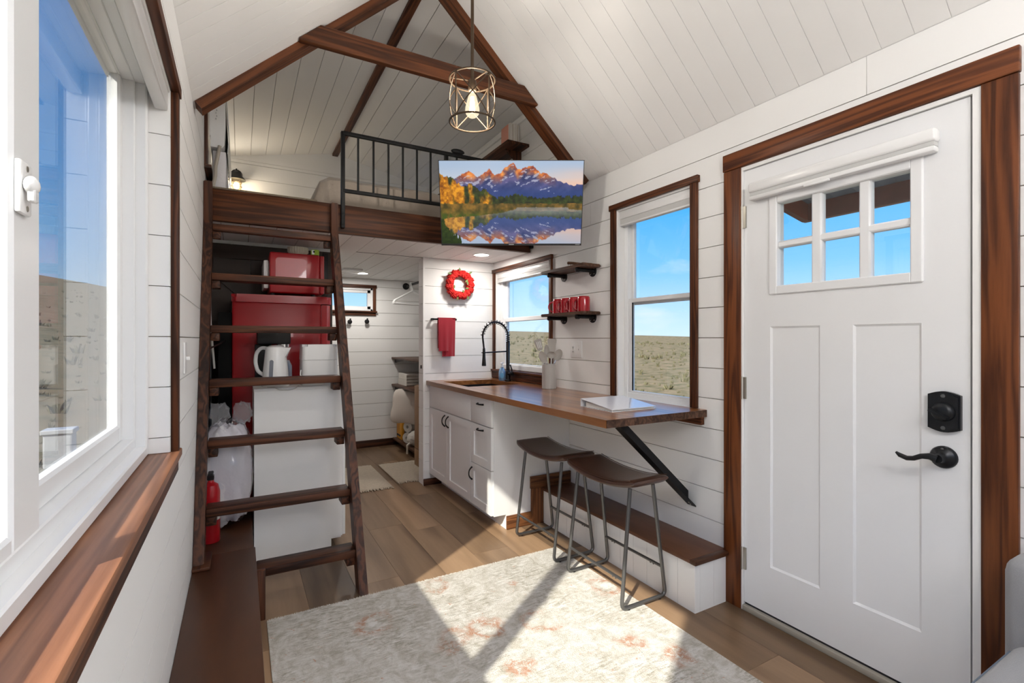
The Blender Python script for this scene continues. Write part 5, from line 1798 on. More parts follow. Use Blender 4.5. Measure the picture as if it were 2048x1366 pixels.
# white low cabinet in front of the fridge
wc = thing('side_cabinet', 'plain white cabinet with toe kick between ladder and fridge', 'cabinet', (0.29, 3.2, 0))
CY0, CY1, CXR, CTZ = 3.104, 3.498, 0.546, 0.998
side = [(0.068, 0.002), (CXR - 0.064, 0.002), (CXR - 0.064, 0.076), (CXR, 0.076), (CXR, CTZ - 0.018), (0.068, CTZ - 0.018)]
bm = B(); aprism(bm, side, 'y', CY0, CY0 + 0.018); aprism(bm, side, 'y', CY1 - 0.018, CY1)
mo('side_panel', bm, 'cab_white', wc)
box('shell', (0.069, CY0 + 0.0182, 0.06), (CXR - 0.004, CY1 - 0.0182, CTZ - 0.020), 'cab_white', wc)
box('door', (CXR + 0.0005, CY0 + 0.001, 0.080), (CXR + 0.018, CY1 - 0.001, CTZ - 0.022), 'cab_white', wc, 0.002)
box('top', (0.066, CY0 - 0.002, CTZ - 0.0175), (CXR + 0.011, CY1 + 0.002, CTZ), 'cab_white', wc, 0.002)
box('toe_board', (CXR - 0.079, CY0 + 0.0182, 0.002), (CXR - 0.065, CY1 - 0.0182, 0.074), 'tan_wood', wc)

# electric kettle
kt = thing('electric_kettle', 'white electric kettle with water window on the white cabinet', 'kettle', (0.175, 3.10, 1.006))
kx, ky = 0.178, 3.105
bm = B(); alathe(bm, [(0.074, 1.0065), (0.076, 1.012), (0.074, 1.024)], (kx, ky, 0), 28); mo('power_base', bm, 'white_plastic', kt, True)
bm = B(); alathe(bm, [(0.072, 1.0245), (0.073, 1.03), (0.068, 1.10), (0.060, 1.18), (0.056, 1.225), (0.052, 1.240), (0.030, 1.250), (0.0, 1.252)], (kx, ky, 0), 32, cap=False); mo('body', bm, 'white_plastic', kt, True)
bm = B()
d_ = RV
pts = [Vector((kx, ky, 1.232)) - d_ * 0.050, Vector((kx, ky, 1.238)) - d_ * 0.085, Vector((kx, ky, 1.205)) - d_ * 0.116, Vector((kx, ky, 1.150)) - d_ * 0.122, Vector((kx, ky, 1.095)) - d_ * 0.108, Vector((kx, ky, 1.070)) - d_ * 0.066]
atube(bm, tubepath(pts, 0.02, 4), 0.011, 10); mo('handle', bm, 'white_plastic', kt, True)
bm = B()
a = Vector((kx, ky, 1.235)) + d_ * 0.040; b = Vector((kx, ky, 1.238)) + d_ * 0.092; c = Vector((kx, ky, 1.175)) + d_ * 0.058
v = [bm.verts.new(p) for p in (a + FV * 0.022, a - FV * 0.022, b, c + FV * 0.012, c - FV * 0.012)]
for f in ((0, 1, 2), (1, 4, 2), (4, 3, 2), (3, 0, 2), (0, 3, 4, 1)):
    bm.faces.new([v[i] for i in f])
mo('spout', bm, 'white_plastic', kt, True)
bm = B()
prof = rrect(-0.011, 0.011, 1.050, 1.165, 0.0105, 5)
rad = lambda z: 0.073 - (z - 1.03) * (0.013 / 0.15) + 0.0012
v0 = [bm.verts.new(Vector((kx, ky, z)) - FV * rad(z) + RV * (p + 0.006)) for p, z in prof]
v1 = [bm.verts.new(Vector((kx, ky, z)) - FV * (rad(z) - 0.006) + RV * (p + 0.006)) for p, z in prof]
bm.faces.new(v0)
for i in range(len(v0)):
    bm.faces.new((v0[i], v0[(i + 1) % len(v0)], v1[(i + 1) % len(v0)], v1[i]))
mo('water_window', bm, 'kettle_window', kt)
bm = B(); atube(bm, [Vector((kx, ky, 1.052)) - RV * 0.078, Vector((kx, ky, 1.048)) - RV * 0.100], 0.006, 8); mo('switch', bm, 'white_plastic', kt, True)

# coffee maker
cmk = thing('coffee_maker', 'black drip coffee maker behind the white kettle', 'coffee maker', (0.16, 3.28, 1.006))
box('base', (0.075, 3.20, 1.0065), (0.275, 3.37, 1.035), 'black_plastic', cmk, 0.006)
box('tower', (0.075, 3.28, 1.0352), (0.170, 3.37, 1.255), 'black_plastic', cmk, 0.006)
box('brew_head', (0.085, 3.205, 1.2555), (0.272, 3.37, 1.335), 'black_plastic', cmk, 0.010)
bm = B(); alathe(bm, [(0.036, 1.2553), (0.036, 1.238), (0.030, 1.232)], (0.232, 3.245, 0), 24); mo('filter_ring', bm, 'chrome', cmk, True)
bm = B(); alathe(bm, [(0.050, 1.0355), (0.056, 1.05), (0.056, 1.12), (0.040, 1.155), (0.0, 1.158)], (0.228, 3.262, 0), 24, cap=False); mo('carafe', bm, 'kettle_window', cmk, True)

# white lidded bin
wbn = thing('lidded_bin', 'white rounded plastic bin with lid on the white cabinet', 'bin', (0.40, 3.15, 1.006))
def taper_box(bm, x0, x1, y0, y1, z0, z1, k, r):
    lo = rrect(x0, x1, y0, y1, r, 5)
    cx, cy = (x0 + x1) / 2, (y0 + y1) / 2
    v0 = [bm.verts.new((x, y, z0)) for x, y in lo]
    v1 = [bm.verts.new((cx + (x - cx) * k, cy + (y - cy) * k, z1)) for x, y in lo]
    bm.faces.new(v0[::-1]); bm.faces.new(v1)
    n = len(lo)
    for i in range(n):
        bm.faces.new((v0[i], v0[(i + 1) % n], v1[(i + 1) % n], v1[i]))
bm = B(); taper_box(bm, 0.312, 0.515, 3.03, 3.22, 1.0065, 1.160, 1.0, 0.03); mo('body', bm, 'white_plastic', wbn, True)
bm = B(); taper_box(bm, 0.310, 0.517, 3.028, 3.222, 1.1615, 1.255, 0.97, 0.03)
bmesh.ops.bevel(bm, geom=[e for e in bm.edges if e.verts[0].co.z > 1.25 and e.verts[1].co.z > 1.25], offset=0.014, segments=3, affect='EDGES')
mo('lid', bm, 'white_plastic', wbn, True)
bm = B(); atube(bm, [(0.306, 3.06, 1.10), (0.300, 3.035, 1.075), (0.315, 3.015, 1.045), (0.345, 3.012, 1.018)], 0.003, 6); mo('bail', bm, 'white_plastic', wbn, True)
o = None
bm = B(); atube(bm, tubepath([(0.13, 3.035, 1.0097), (0.165, 2.993, 1.0097), (0.19, 2.992, 0.994), (0.24, 2.992, 0.990), (0.275, 2.992, 0.998), (0.288, 2.993, 1.0097), (0.296, 3.03, 1.0097)], 0.006, 4), 0.003, 6)
mo('cord', bm, 'cord_white', kt, True)

for o_, d_ in ((kt, (0.006, 0.105, -0.008)), (cmk, (0.004, 0.118, -0.008)), (wbn, (0.012, 0.105, -0.008))):
    o_.location = o_.location + Vector(d_)

# bag of linens on the bench, wrapped in clear plastic
lbg = thing('linen_bag', 'clear plastic bag stuffed with white linens on the dark bench', 'bag', (-0.060, 3.09, 0.245))
def lump(d, amp, sc, seed):
    p = Vector((d.x * sc + seed, d.y * sc, d.z * sc))
    return 1 + amp * mnoise.noise(p) + amp * 0.45 * abs(mnoise.noise(p * 2.7)) + amp * 0.2 * mnoise.noise(p * 6.1)
def bagshape(bm, c, r, amp, seed, u=48, v=40):
    def fn(d):
        base = 1.0 / max(abs(d.x) ** 3.2 + abs(d.y) ** 3.2 + abs(d.z) ** 3.6, 1e-6) ** (1 / 3.4)
        w = 1.0 - 0.16 * max(0, d.z) ** 2 - 0.10 * max(0, -d.z) ** 2
        return base * w * lump(d, amp, 2.4, seed)
    asphere(bm, c, r, u, v, fn)
bm = B(); bagshape(bm, (-0.060, 3.095, 0.550), (0.108, 0.095, 0.285), 0.16, 3.0)
for vv_ in bm.verts:
    vv_.co.z = max(vv_.co.z, 0.2448); vv_.co.x = min(max(vv_.co.x, XL + 0.012), 0.058); vv_.co.y = max(vv_.co.y, 2.984)
mo('linens', bm, 'linen', lbg, True)
bm = B(); bagshape(bm, (-0.060, 3.095, 0.560), (0.116, 0.104, 0.295), 0.21, 9.0)
for vv_ in bm.verts:
    vv_.co.z = max(vv_.co.z, 0.2436); vv_.co.x = min(max(vv_.co.x, XL + 0.006), 0.064); vv_.co.y = max(vv_.co.y, 2.976)
mo('plastic', bm, 'bag_plastic', lbg, True)
for px_, s_ in ((-0.10, 4.0), (0.012, 7.0)):
    bm = B()
    n = 12
    for i in range(n):
        pass
    asphere(bm, (px_, 3.09, 0.865), (0.045, 0.03, 0.055), 20, 14, lambda d: lump(d, 0.55, 3.0, s_))
    mo('bag_knot', bm, 'bag_veil', lbg, True)

# fire extinguisher behind the left ladder rail
fe = thing('fire_extinguisher', 'small red fire extinguisher on the bench behind the ladder', 'fire extinguisher', (-0.128, 2.90, 0.245))
bm = B(); alathe(bm, [(0.040, 0.2455), (0.042, 0.25), (0.042, 0.500), (0.034, 0.535), (0.016, 0.548), (0.014, 0.56)], (-0.132, 2.912, 0), 24); mo('cylinder', bm, 'red_enamel', fe, True)
bm = B(); alathe(bm, [(0.0424, 0.36), (0.0424, 0.42)], (-0.132, 2.912, 0), 24, cap=False); mo('label_band', bm, 'paper', fe, True)
bm = B(); abox(bm, (-0.147, 2.892, 0.560), (-0.117, 2.932, 0.585), 0.004, 1); abox(bm, (-0.144, 2.866, 0.585), (-0.120, 2.946, 0.598), 0.003, 1); mo('valve', bm, 'black_plastic', fe)

# cords and plug on the left wall behind the ladder
bm = B(); atube(bm, tubepath([(XL + 0.012, 3.46, 1.93), (XL + 0.014, 3.45, 1.75), (XL + 0.02, 3.44, 1.62), (XL + 0.03, 3.43, 1.40), (XL + 0.05, 3.47, 1.10)], 0.05, 5), 0.006, 8)
o = mo('hanging_cord', bm, 'cord_white', None, True); tag(o, 'pale cord hanging down the wall beside the red fridge', 'cord')
pw = thing('wall_adapter', 'white power adapter on the cord above the red fridge', 'adapter', (XL + 0.03, 3.38, 1.60))
box('brick', (XL + 0.0005, 3.34, 1.615), (XL + 0.040, 3.40, 1.705), 'white_plastic', pw, 0.008)
box('cord_end', (XL + 0.010, 3.36, 1.706), (XL + 0.022, 3.38, 1.80), 'cord_white', pw, 0.003)
rt = box('red_tag', (XL + 0.0005, 3.30, 1.47), (XL + 0.035, 3.36, 1.545), 'red_enamel', None, 0.004)
tag(rt, 'small bright red tag on the wall left of the fridge', 'tag')
bm = B(); atube(bm, tubepath([(XL + 0.006, 3.125, 1.212), (XL + 0.030, 3.17, 1.222), (-0.11, 3.38, 1.25), (-0.085, 3.548, 1.27)], 0.05, 5), 0.005, 8)
mo('power_cord', bm, 'black_plastic', fg, True)

# ================================================================== WREATH, TOWEL
wth = thing('wreath', 'red carnation wreath hanging on the white shiplap partition', 'wreath', (1.724, YP, 1.77))
def petal_fn(seed):
    def f(d):
        p = Vector((d.x * 4 + seed, d.y * 4, d.z * 4))
        return 0.80 + 0.50 * abs(mnoise.noise(p * 1.5)) + 0.34 * abs(mnoise.noise(p * 3.6))
    return f
fmesh = []
for k in range(4):
    bm = B(); asphere(bm, (0, 0, 0), 1.0, 44, 30, petal_fn(k * 7.3)); q = mo('flower', bm, 'red_petal', wth, True, origin=(0, 0, 0)); fmesh.append(q)
rr = random.Random(8)
for i in range(15):
    a = 2 * math.pi * i / 15
    q = fmesh[i] if i < 4 else fmesh[i % 4].copy()
    if i >= 4:
        COL.objects.link(q)
    rad_ = 0.103 + rr.uniform(-0.007, 0.007)
    q.location = (1.724 + rad_ * math.cos(a), YP - 0.044, 1.772 + rad_ * math.sin(a))
    s = 0.033 + rr.uniform(-0.002, 0.004)
    q.scale = (s, s * 0.85, s)
    q.rotation_euler = (rr.uniform(-0.5, 0.5), rr.uniform(0, 6), rr.uniform(-0.5, 0.5))
bm = B(); atube(bm, [(1.724 + 0.100 * math.cos(a), YP - 0.012, 1.772 + 0.100 * math.sin(a)) for a in [2 * math.pi * i / 30 for i in range(30)]], 0.010, 8, closed=True)
mo('base_ring', bm, 'leaf', wth, True)
for a, rad_, tw in ((95, 0.128, 10), (50, 0.140, -20), (140, 0.140, 30), (10, 0.066, 80), (-30, 0.068, 40), (-70, 0.066, 10), (200, 0.070, 60), (-60, 0.135, 0), (30, 0.062, 20), (255, 0.128, 5)):
    bm = B()
    c = Vector((1.724 + rad_ * math.cos(R(a)), YP - 0.062, 1.772 + rad_ * math.sin(R(a))))
    d = Vector((math.cos(R(a + tw)), 0, math.sin(R(a + tw)))); s = Vector((-d.z, 0, d.x))
    v0 = [bm.verts.new(c + d * p + s * q + Vector((0, -0.004 + 8 * q * q, 0))) for p, q in ((-0.018, 0), (-0.004, 0.009), (0.010, 0.007), (0.022, 0), (0.010, -0.007), (-0.004, -0.009))]
    v1 = [bm.verts.new(v.co + Vector((0, 0.0015, 0))) for v in v0]
    bm.faces.new(v0); bm.faces.new(v1[::-1])
    for i in range(6):
        bm.faces.new((v0[i], v0[(i + 1) % 6], v1[(i + 1) % 6], v1[i]))
    mo('leaf', bm, 'leaf', wth)

tbr = thing('towel_bar', 'black bar on the partition holding the red towel', 'towel bar', (1.575, YP, 1.455))
box('bar', (1.462, YP - 0.050, 1.447), (1.690, YP - 0.040, 1.463), 'black_metal', tbr, 0.002)
for x in (1.470, 1.680):
    box('post', (x - 0.008, YP - 0.040, 1.445), (x + 0.008, YP - 0.0004, 1.465), 'black_metal', tbr, 0.002)
tw = thing('hand_towel', 'dark red kitchen towel folded over the black bar', 'towel', (1.595, YP - 0.045, 1.13))
def drape(x0, x1, ybase, ztop, zbot, seed, side):
    bm = B()
    nx, nz = 14, 18
    g = []
    for k, off in enumerate((0.0, 0.004 * side)):
        rows = []
        for j in range(nz + 1):
            t = j / nz
            row = []
            for i in range(nx + 1):
                s = i / nx
                xx = x0 + (x1 - x0) * s + 0.010 * (0.5 - s) * t
                fold = 0.005 * math.sin(s * 7 + seed) * t + 0.003 * math.sin(s * 15 + seed * 2) * t
                row.append(bm.verts.new((xx, ybase + off + fold, ztop + (zbot - ztop) * t)))
            rows.append(row)
        g.append(rows)
        for j in range(nz):
            for i in range(nx):
                bm.faces.new((rows[j][i], rows[j][i + 1], rows[j + 1][i + 1], rows[j + 1][i]))
    for j in range(nz):
        for i in (0, nx):
            bm.faces.new((g[0][j][i], g[0][j + 1][i], g[1][j + 1][i], g[1][j][i]))
    for i in range(nx):
        for j in (0, nz):
            bm.faces.new((g[0][j][i], g[0][j][i + 1], g[1][j][i + 1], g[1][j][i]))
    return bm
mo('front_layer', drape(1.545, 1.672, YP - 0.060, 1.466, 1.128, 0.4, 1), 'red_cloth', tw, True)
mo('side_layer', drape(1.510, 1.640, YP - 0.066, 1.465, 1.175, 1.4, 1), 'red_cloth', tw, True)
mo('back_layer', drape(1.512, 1.672, YP - 0.034, 1.466, 1.20, 2.4, 1), 'red_cloth', tw, True)
box('fold', (1.511, YP - 0.066, 1.4635), (1.6725, YP - 0.030, 1.4700), 'red_cloth', tw, 0.003)

# ================================================================== LOFT
bed = thing('loft_bed', 'low loft bed under a beige quilted duvet', 'bed', (1.25, 4.7, ZL))
box('mattress', (0.52, 3.66, ZL + 0.0005), (2.02, 5.72, ZL + 0.16), 'linen', bed, 0.04, 3)
bm = B()
nx, ny = 30, 40
g = []
for j in range(ny + 1):
    row = []
    for i in range(nx + 1):
        s, t = i / nx, j / ny
        x = 0.46 + 1.60 * s; y = 3.625 + 2.10 * t
        e = min(s, 1 - s) * nx / 1.4; f = min(t, 1 - t) * ny / 1.4
        k = min(1, e) ** 0.5 * min(1, f) ** 0.5
        z = ZL + 0.050 + 0.21 * k + 0.014 * mnoise.noise(Vector((x * 4, y * 4, 0))) - 0.008 * (abs(((s * 5) % 1) - 0.5) > 0.46) - 0.008 * (abs(((t * 6) % 1) - 0.5) > 0.46)
        row.append(bm.verts.new((x, y, z)))
    g.append(row)
for j in range(ny):
    for i in range(nx):
        bm.faces.new((g[j][i], g[j][i + 1], g[j + 1][i + 1], g[j + 1][i]))
dv = mo('duvet', bm, 'duvet', bed, True)
sm_ = dv.modifiers.new('thick', 'SOLIDIFY'); sm_.thickness = 0.02; sm_.offset = 1
ls = thing('loft_shelf', 'dark wood shelf on the dormer wall holding books', 'shelf', (2.0, 3.75, 2.88))
box('board', (1.880, 3.420, 2.868), (XR - 0.001, 4.05, 2.892), 'stain_dark_Y', ls, 0.002)
for y in (3.55, 3.92):
    bm = B(); aprism(bm, [(1.93, 2.868), (XR - 0.001, 2.868), (XR - 0.001, 2.76), (2.06, 2.76)], 'y', y, y + 0.02); mo('bracket', bm, 'stain_dark_Z', ls)
bb = [('book_pink', 'thin salmon pink book leaning first on the loft shelf', 0.012, 0.13), ('paper', 'thick cream paperback on the loft shelf beside the pink book', 0.026, 0.145), ('book_tan', 'tan paperback in the middle of the loft shelf row', 0.022, 0.14), ('paper', 'slim white paperback after the tan book on the loft shelf', 0.015, 0.15), ('book_tan', 'thin beige booklet last on the loft shelf row', 0.010, 0.14)]
x = 1.892
for m_, lab, w_, h_ in bb:
    t = thing('book', lab, 'book', (x, 3.5, 2.892), group='books on the loft shelf')
    box('cover', (x, 3.435, 2.8925), (x + w_, 3.555, 2.8925 + h_), m_, t, 0.001)
    box('pages', (x + 0.002, 3.432, 2.8945), (x + w_ - 0.002, 3.4349, 2.8905 + h_), 'paper', t)
    x += w_ + 0.003

ac = thing('air_conditioner', 'slim white wall air conditioner beside the loft window', 'air conditioner', (-0.12, 3.8, 2.5))
bm = B()
aprism(bm, [(-0.160, 2.462), (-0.100, 2.460), (-0.086, 2.480), (-0.081, 2.585), (-0.080, 2.65), (-0.082, 2.80), (-0.100, 2.865), (-0.160, 2.875)], 'y', 3.49, 4.42)
mo('body', bm, 'white_plastic', ac, False)
box('back_plate', (XL + 0.026, 3.47, 2.52), (-0.160, 4.44, 2.88), 'white_plastic', ac, 0.004)
bm = B()
pts = [(-0.079, 2.86), (-0.070, 2.75), (-0.062, 2.62), (-0.062, 2.52), (-0.068, 2.455)]
aprism(bm, pts + [(x - 0.004, z) for x, z in pts[::-1]], 'y', 3.56, 4.40); mo('front_panel', bm, 'white_plastic', ac)
for k in range(9):
    box('label_line', (-0.134 + 0.004 * (k % 2), 3.4885, 2.63 + k * 0.018), (-0.128 + 0.004 * (k % 2), 3.4898, 2.640 + k * 0.018), 'tv_mark', ac)
bm = B(); atube(bm, [(-0.110, 3.482, 2.47), (-0.132, 3.480, 2.34), (-0.134, 3.479, 2.28), (-0.148, 3.478, 2.201)], 0.010, 8)
mo('drain_hose', bm, 'grey_strap', ac, True)
o = box('loft_curtain', (-0.150, 3.52, ZL + 0.013), (-0.078, 4.36, 2.450), 'linen', None, 0.006)
tag(o, 'white curtain panel hanging below the loft air conditioner', 'curtain')

# ================================================================== BATHROOM CORNER
def wall_knob(label, x, z):
    t = thing('wall_hook', label, 'hook', (x, YB, z), group='round black hooks under the small window')
    bm = B(); alathe(bm, [(0.012, YB - 0.0004), (0.010, YB - 0.03), (0.026, YB - 0.034), (0.026, YB - 0.044), (0.018, YB - 0.047)], (x, 0, z), 20, 'y'); mo('knob', bm, 'black_metal', t, True)
    box('peg', (x + 0.002, YB - 0.03, z + 0.012), (x + 0.018, YB - 0.012, z + 0.040), 'black_metal', t, 0.003)
wall_knob('round black wall hook beside the ladder rail', 1.104, 1.482)
wall_knob('round black wall hook under the window corner', 1.298, 1.488)
rd = thing('closet_rod', 'black pipe closet rod fixed to the far bathroom wall', 'rod', (1.777, 5.8, 1.93))
bm = B(); alathe(bm, [(0.040, YB - 0.0004), (0.040, YB - 0.012), (0.022, YB - 0.020), (0.018, YB - 0.04)], (1.777, 0, 1.930), 24, 'y'); mo('flange', bm, 'black_pipe', rd, True)
bm = B(); acyl(bm, (1.777, YB - 0.03, 1.930), (1.777, YP + 0.126, 1.930), 0.014, n=14); mo('pipe', bm, 'black_pipe', rd, True)
def hanger(label, y, dx):
    t = thing('clothes_hanger', label, 'hanger', (1.777, y, 1.70), group='white plastic hangers on the closet rod')
    cx = 1.777 + dx
    bm = B()
    hook = [(cx - 0.028 + 0.0, y, 1.925)] + [(1.777 + 0.022 * math.cos(R(a)), y, 1.932 + 0.022 * math.sin(R(a))) for a in range(200, -21, -20)]
    hook = [(1.777 + 0.022 * math.cos(R(a)), y, 1.9315 + 0.022 * math.sin(R(a))) for a in range(-10, 221, 20)]
    hook += [(1.777 - 0.005, y, 1.885), (1.777, y, 1.855)]
    atube(bm, hook, 0.0065, 7); mo('hook', bm, 'white_plastic', t, True)
    bm = B()
    atube(bm, tubepath([(1.777, y, 1.852), (1.565, y, 1.735), (1.548, y, 1.700), (1.777, y, 1.690), (2.006, y, 1.700), (1.989, y, 1.735), (1.777, y, 1.852)], 0.018, 4), 0.0095, 7); mo('arms', bm, 'white_plastic', t, True)
    bm = B(); atube(bm, [(1.60, y, 1.712), (1.954, y, 1.712)], 0.003, 6); mo('trouser_bar', bm, 'white_plastic', t, True)
hanger('white plastic hanger on the closet rod, in front of another hanger', 5.56, 0)
hanger('white plastic hanger on the closet rod, nearer the black wall flange', 5.61, 0)
su = thing('shelf_unit', 'dark shelf unit in the bathroom corner behind the partition', 'shelf', (1.84, 5.3, 0))
for z, x0 in ((1.065, 1.600), (0.740, 1.600), (0.092, 1.610)):
    box('shelf', (x0, 4.72, z - 0.022), (XR - 0.001, 5.838 if z > 0.2 else 5.824, z), 'shelf_wood', su, 0.002)
for x in (1.640, XR - 0.02):
    for y in (5.02, 5.80):
        if x < 1.7 and y > 5:
            continue
        box('upright', (x - 0.012, y - 0.012, 0.0005), (x + 0.012, y + 0.012, 1.0425), 'black_metal', su)
bm = B(); aprism(bm, [(5.838, 1.042), (5.45, 1.042), (5.838, 0.995)], 'x', 1.64, 1.66); mo('bracket', bm, 'black_metal', su)
bm = B(); aprism(bm, [(5.838, 0.717), (5.45, 0.717), (5.838, 0.670)], 'x', 1.64, 1.66); mo('bracket', bm, 'black_metal', su)
for k, z in enumerate((0.7405, 0.812)):
    t = thing('folded_towel', ('white folded bath towel lying on the bathroom shelf, lower of two', 'white folded bath towel on top of another on the shelf')[k], 'towel', (1.82, 5.6, z), group='folded towels on the bathroom shelf')
    for q in range(2):
        bm = B(); aprism(bm, [(a, b) for a, b in rrect(5.44, 5.79 - 0.03 * k, z + 0.035 * q, z + 0.035 * q + 0.034, 0.016, 4)], 'x', 1.665, 1.99); mo('fold', bm, 'towel_white', t, True)
# pillow stuffed on its edge under the shelf
pw_ = thing('pillow', 'plump off-white pillow wedged upright below the towel shelf', 'pillow', (1.66, 5.36, 0.30))
bm = B()
def pfn(d):
    b = 1.0 / max(abs(d.x) ** 2.2 + abs(d.y) ** 4.6 + abs(d.z) ** 4.8, 1e-6) ** (1 / 3.0)
    return b * (1 + 0.05 * mnoise.noise(Vector((d.x * 3, d.y * 3, d.z * 3))))
asphere(bm, (0, 0, 0), (0.085, 0.18, 0.180), 32, 24, pfn)
cu = mo('cushion', bm, 'pillow', pw_, True, origin=(0, 0, 0)); cu.location = (1.665, 5.36, 0.514); cu.rotation_euler = (R(6), R(5), R(60))
bm = B()
atube(bm, [(0.0, 0.172 * math.copysign(abs(math.cos(a)) ** 0.5, math.cos(a)), 0.173 * math.copysign(abs(math.sin(a)) ** 0.5, math.sin(a))) for a in [2 * math.pi * i / 48 for i in range(48)]], 0.006, 6, closed=True)
pp = mo('piping', bm, 'brown_fur', pw_, True, origin=(0, 0, 0)); pp.location = cu.location; pp.rotation_euler = cu.rotation_euler
fb = thing('fur_throw', 'brown rolled fur throw behind the white pillow', 'throw', (1.635, 5.70, 0.36))
bm = B(); asphere(bm, (1.645, 5.70, 0.472), (0.06, 0.10, 0.172), 24, 18, lambda d: 1 + 0.12 * mnoise.noise(d * 6)); mo('roll', bm, 'brown_fur', fb, True)
ob = thing('orange_case', 'orange flat case standing on the lowest bathroom shelf', 'case', (1.67, 5.70, 0.092))
box('case', (1.650, 5.60, 0.0925), (1.69, 5.80, 0.300), 'orange_box', ob, 0.012)
box('trim_band', (1.646, 5.63, 0.13), (1.6498, 5.77, 0.15), 'black_plastic', ob)
def roll(label, c, r, L, m_='paper', cat='paper roll'):
    t = thing('paper_roll', label, cat, (c[0], c[1], c[2] - r), group='rolls on the lowest bathroom shelf')
    bm = B(); alathe(bm, [(0.018, -L / 2), (r, -L / 2 + 0.004), (r, L / 2 - 0.004), (0.018, L / 2), (0.018, -L / 2)], (0, 0, 0), 24, 'x', cap=False); q = mo('roll', bm, m_, t, True, origin=(0, 0, 0)); q.location = c; q.rotation_euler = (0, 0, R(35))
roll('white paper roll lying on the lowest shelf beneath another roll', (1.735, 5.46, 0.153), 0.060, 0.20)
roll('white paper roll resting on top of another roll', (1.750, 5.48, 0.274), 0.060, 0.20)
bg_ = thing('rolled_rug', 'rolled shaggy cream mat hanging over the lowest shelf edge', 'mat', (1.70, 5.22, 0.092))
bm = B(); asphere(bm, (1.700, 5.22, 0.178), (0.095, 0.080, 0.080), 26, 18, lambda d: 1 + 0.12 * mnoise.noise(d * 5) + 0.05 * mnoise.noise(d * 14)); mo('roll', bm, 'towel_white', bg_, True)
bm = B(); atube(bm, [(1.64, 5.20, 0.145), (1.594, 5.18, 0.120), (1.592, 5.18, 0.025)], [0.014, 0.012, 0.010], 8); mo('tassel', bm, 'towel_white', bg_, True)
wcab = thing('wood_cabinet', 'tan wood vanity cabinet edge behind the partition', 'cabinet', (1.6, 4.4, 0))
box('case', (1.446, 4.215, 0.10), (2.00, 4.425, 0.850), 'tan_wood', wcab, 0.002)
box('door', (1.428, 4.222, 0.265), (1.4455, 4.420, 0.845), 'tan_wood', wcab, 0.002)
box('drawer', (1.428, 4.222, 0.105), (1.4455, 4.420, 0.258), 'tan_wood', wcab, 0.002)
for y in (4.23, 4.38):
    box('leg', (1.755, y, 0.0005), (1.79, y + 0.03, 0.0998), 'black_metal', wcab)
    box('leg', (1.955, y, 0.0005), (1.99, y + 0.03, 0.0998), 'black_metal', wcab)
lk = box('pocket_latch', (1.389, 4.115, 1.02), (1.3955, 4.135, 1.05), 'black_metal', None, 0.002)
tag(lk, 'small black latch on the edge of the partition', 'latch')
vt = box('exhaust_vent', (0.90, 5.05, ZC - 0.02), (1.09, 5.30, ZC - 0.0005), 'white_plastic', None, 0.004)
tag(vt, 'flat white exhaust vent in the bathroom ceiling', 'vent')

# ================================================================== ARMCHAIR BESIDE THE DOOR
ch = thing('accent_chair', 'light grey upholstered chair with dark piping beside the door', 'chair', (1.80, 0.16, 0))
def cushion(name, x0, x1, y0, y1, z0, z1, r, m_='grey_cloth', par=ch):
    bm = B(); abox(bm, (x0, y0, z0), (x1, y1, z1), r, 5); return mo(name, bm, m_, par, True)
sc2 = cushion('seat', 1.500, 1.940, -0.25, 0.505, 0.240, 0.430, 0.05)
bk = cushion('backrest', 1.905, 2.060, -0.27, 0.528, 0.240, 0.655, 0.045)
bm = B(); atube(bm, [(1.902, -0.21, 0.28)] + tubepath([(1.902, -0.21, 0.30), (1.902, -0.21, 0.600), (1.902, 0.470, 0.600), (1.902, 0.470, 0.30)], 0.06, 5), 0.005, 7); mo('piping', bm, 'piping', bk, True)
bm = B(); atube(bm, tubepath([(1.93, 0.508, 0.385), (1.53, 0.508, 0.385), (1.497, 0.47, 0.385), (1.497, -0.2, 0.385)], 0.04, 5), 0.005, 7); mo('piping', bm, 'piping', sc2, True)
for x in (1.56, 1.98):
    for y in (-0.2, 0.40):
        bm = B(); acyl(bm, (x, y, 0.0076), (x, y, 0.241), 0.012, 0.018, n=12); mo('leg', bm, 'stain_dark_Z', ch)

# ================================================================== PORCH ROOF OUTSIDE THE DOOR
po = thing('porch_roof', 'red-brown timber porch roof with corrugated metal outside the door', 'roof', (2.9, 1.0, 2.0))
def rake(y0, y1, drop=0.0):
    bm = B(); aprism(bm, [(2.26, 2.19 - drop), (3.10, 2.019 - drop), (3.10, 2.126 - drop), (2.26, 2.297 - drop)], 'y', y0, y1); mo('rafter', bm, 'porch_wood', po)
rake(1.738, 1.776); rake(0.98, 1.018); rake(0.20, 0.238)
box('fascia', (3.1002, 0.19, 2.019), (3.140, 1.778, 2.128), 'porch_wood', po, 0.002)
box('ledger', (2.222, 0.19, 2.18), (2.2598, 1.778, 2.30), 'porch_wood', po)
bm = B()
k = 56
for i in range(k + 1):
    y = 0.12 + 1.74 * i / k
    z = 0.014 * (0.5 + 0.5 * math.sin(i * 2 * math.pi / 4))
    for x, zz in ((2.222, 2.306), (3.22, 2.104)):
        bm.verts.new((x, y, zz + z)); 
bm.verts.ensure_lookup_table()
for i in range(k):
    bm.faces.new((bm.verts[2 * i], bm.verts[2 * i + 1], bm.verts[2 * i + 3], bm.verts[2 * i + 2]))
o = mo('roof_sheet', bm, 'corrugated', po)
s_ = o.modifiers.new('thick', 'SOLIDIFY'); s_.thickness = 0.002

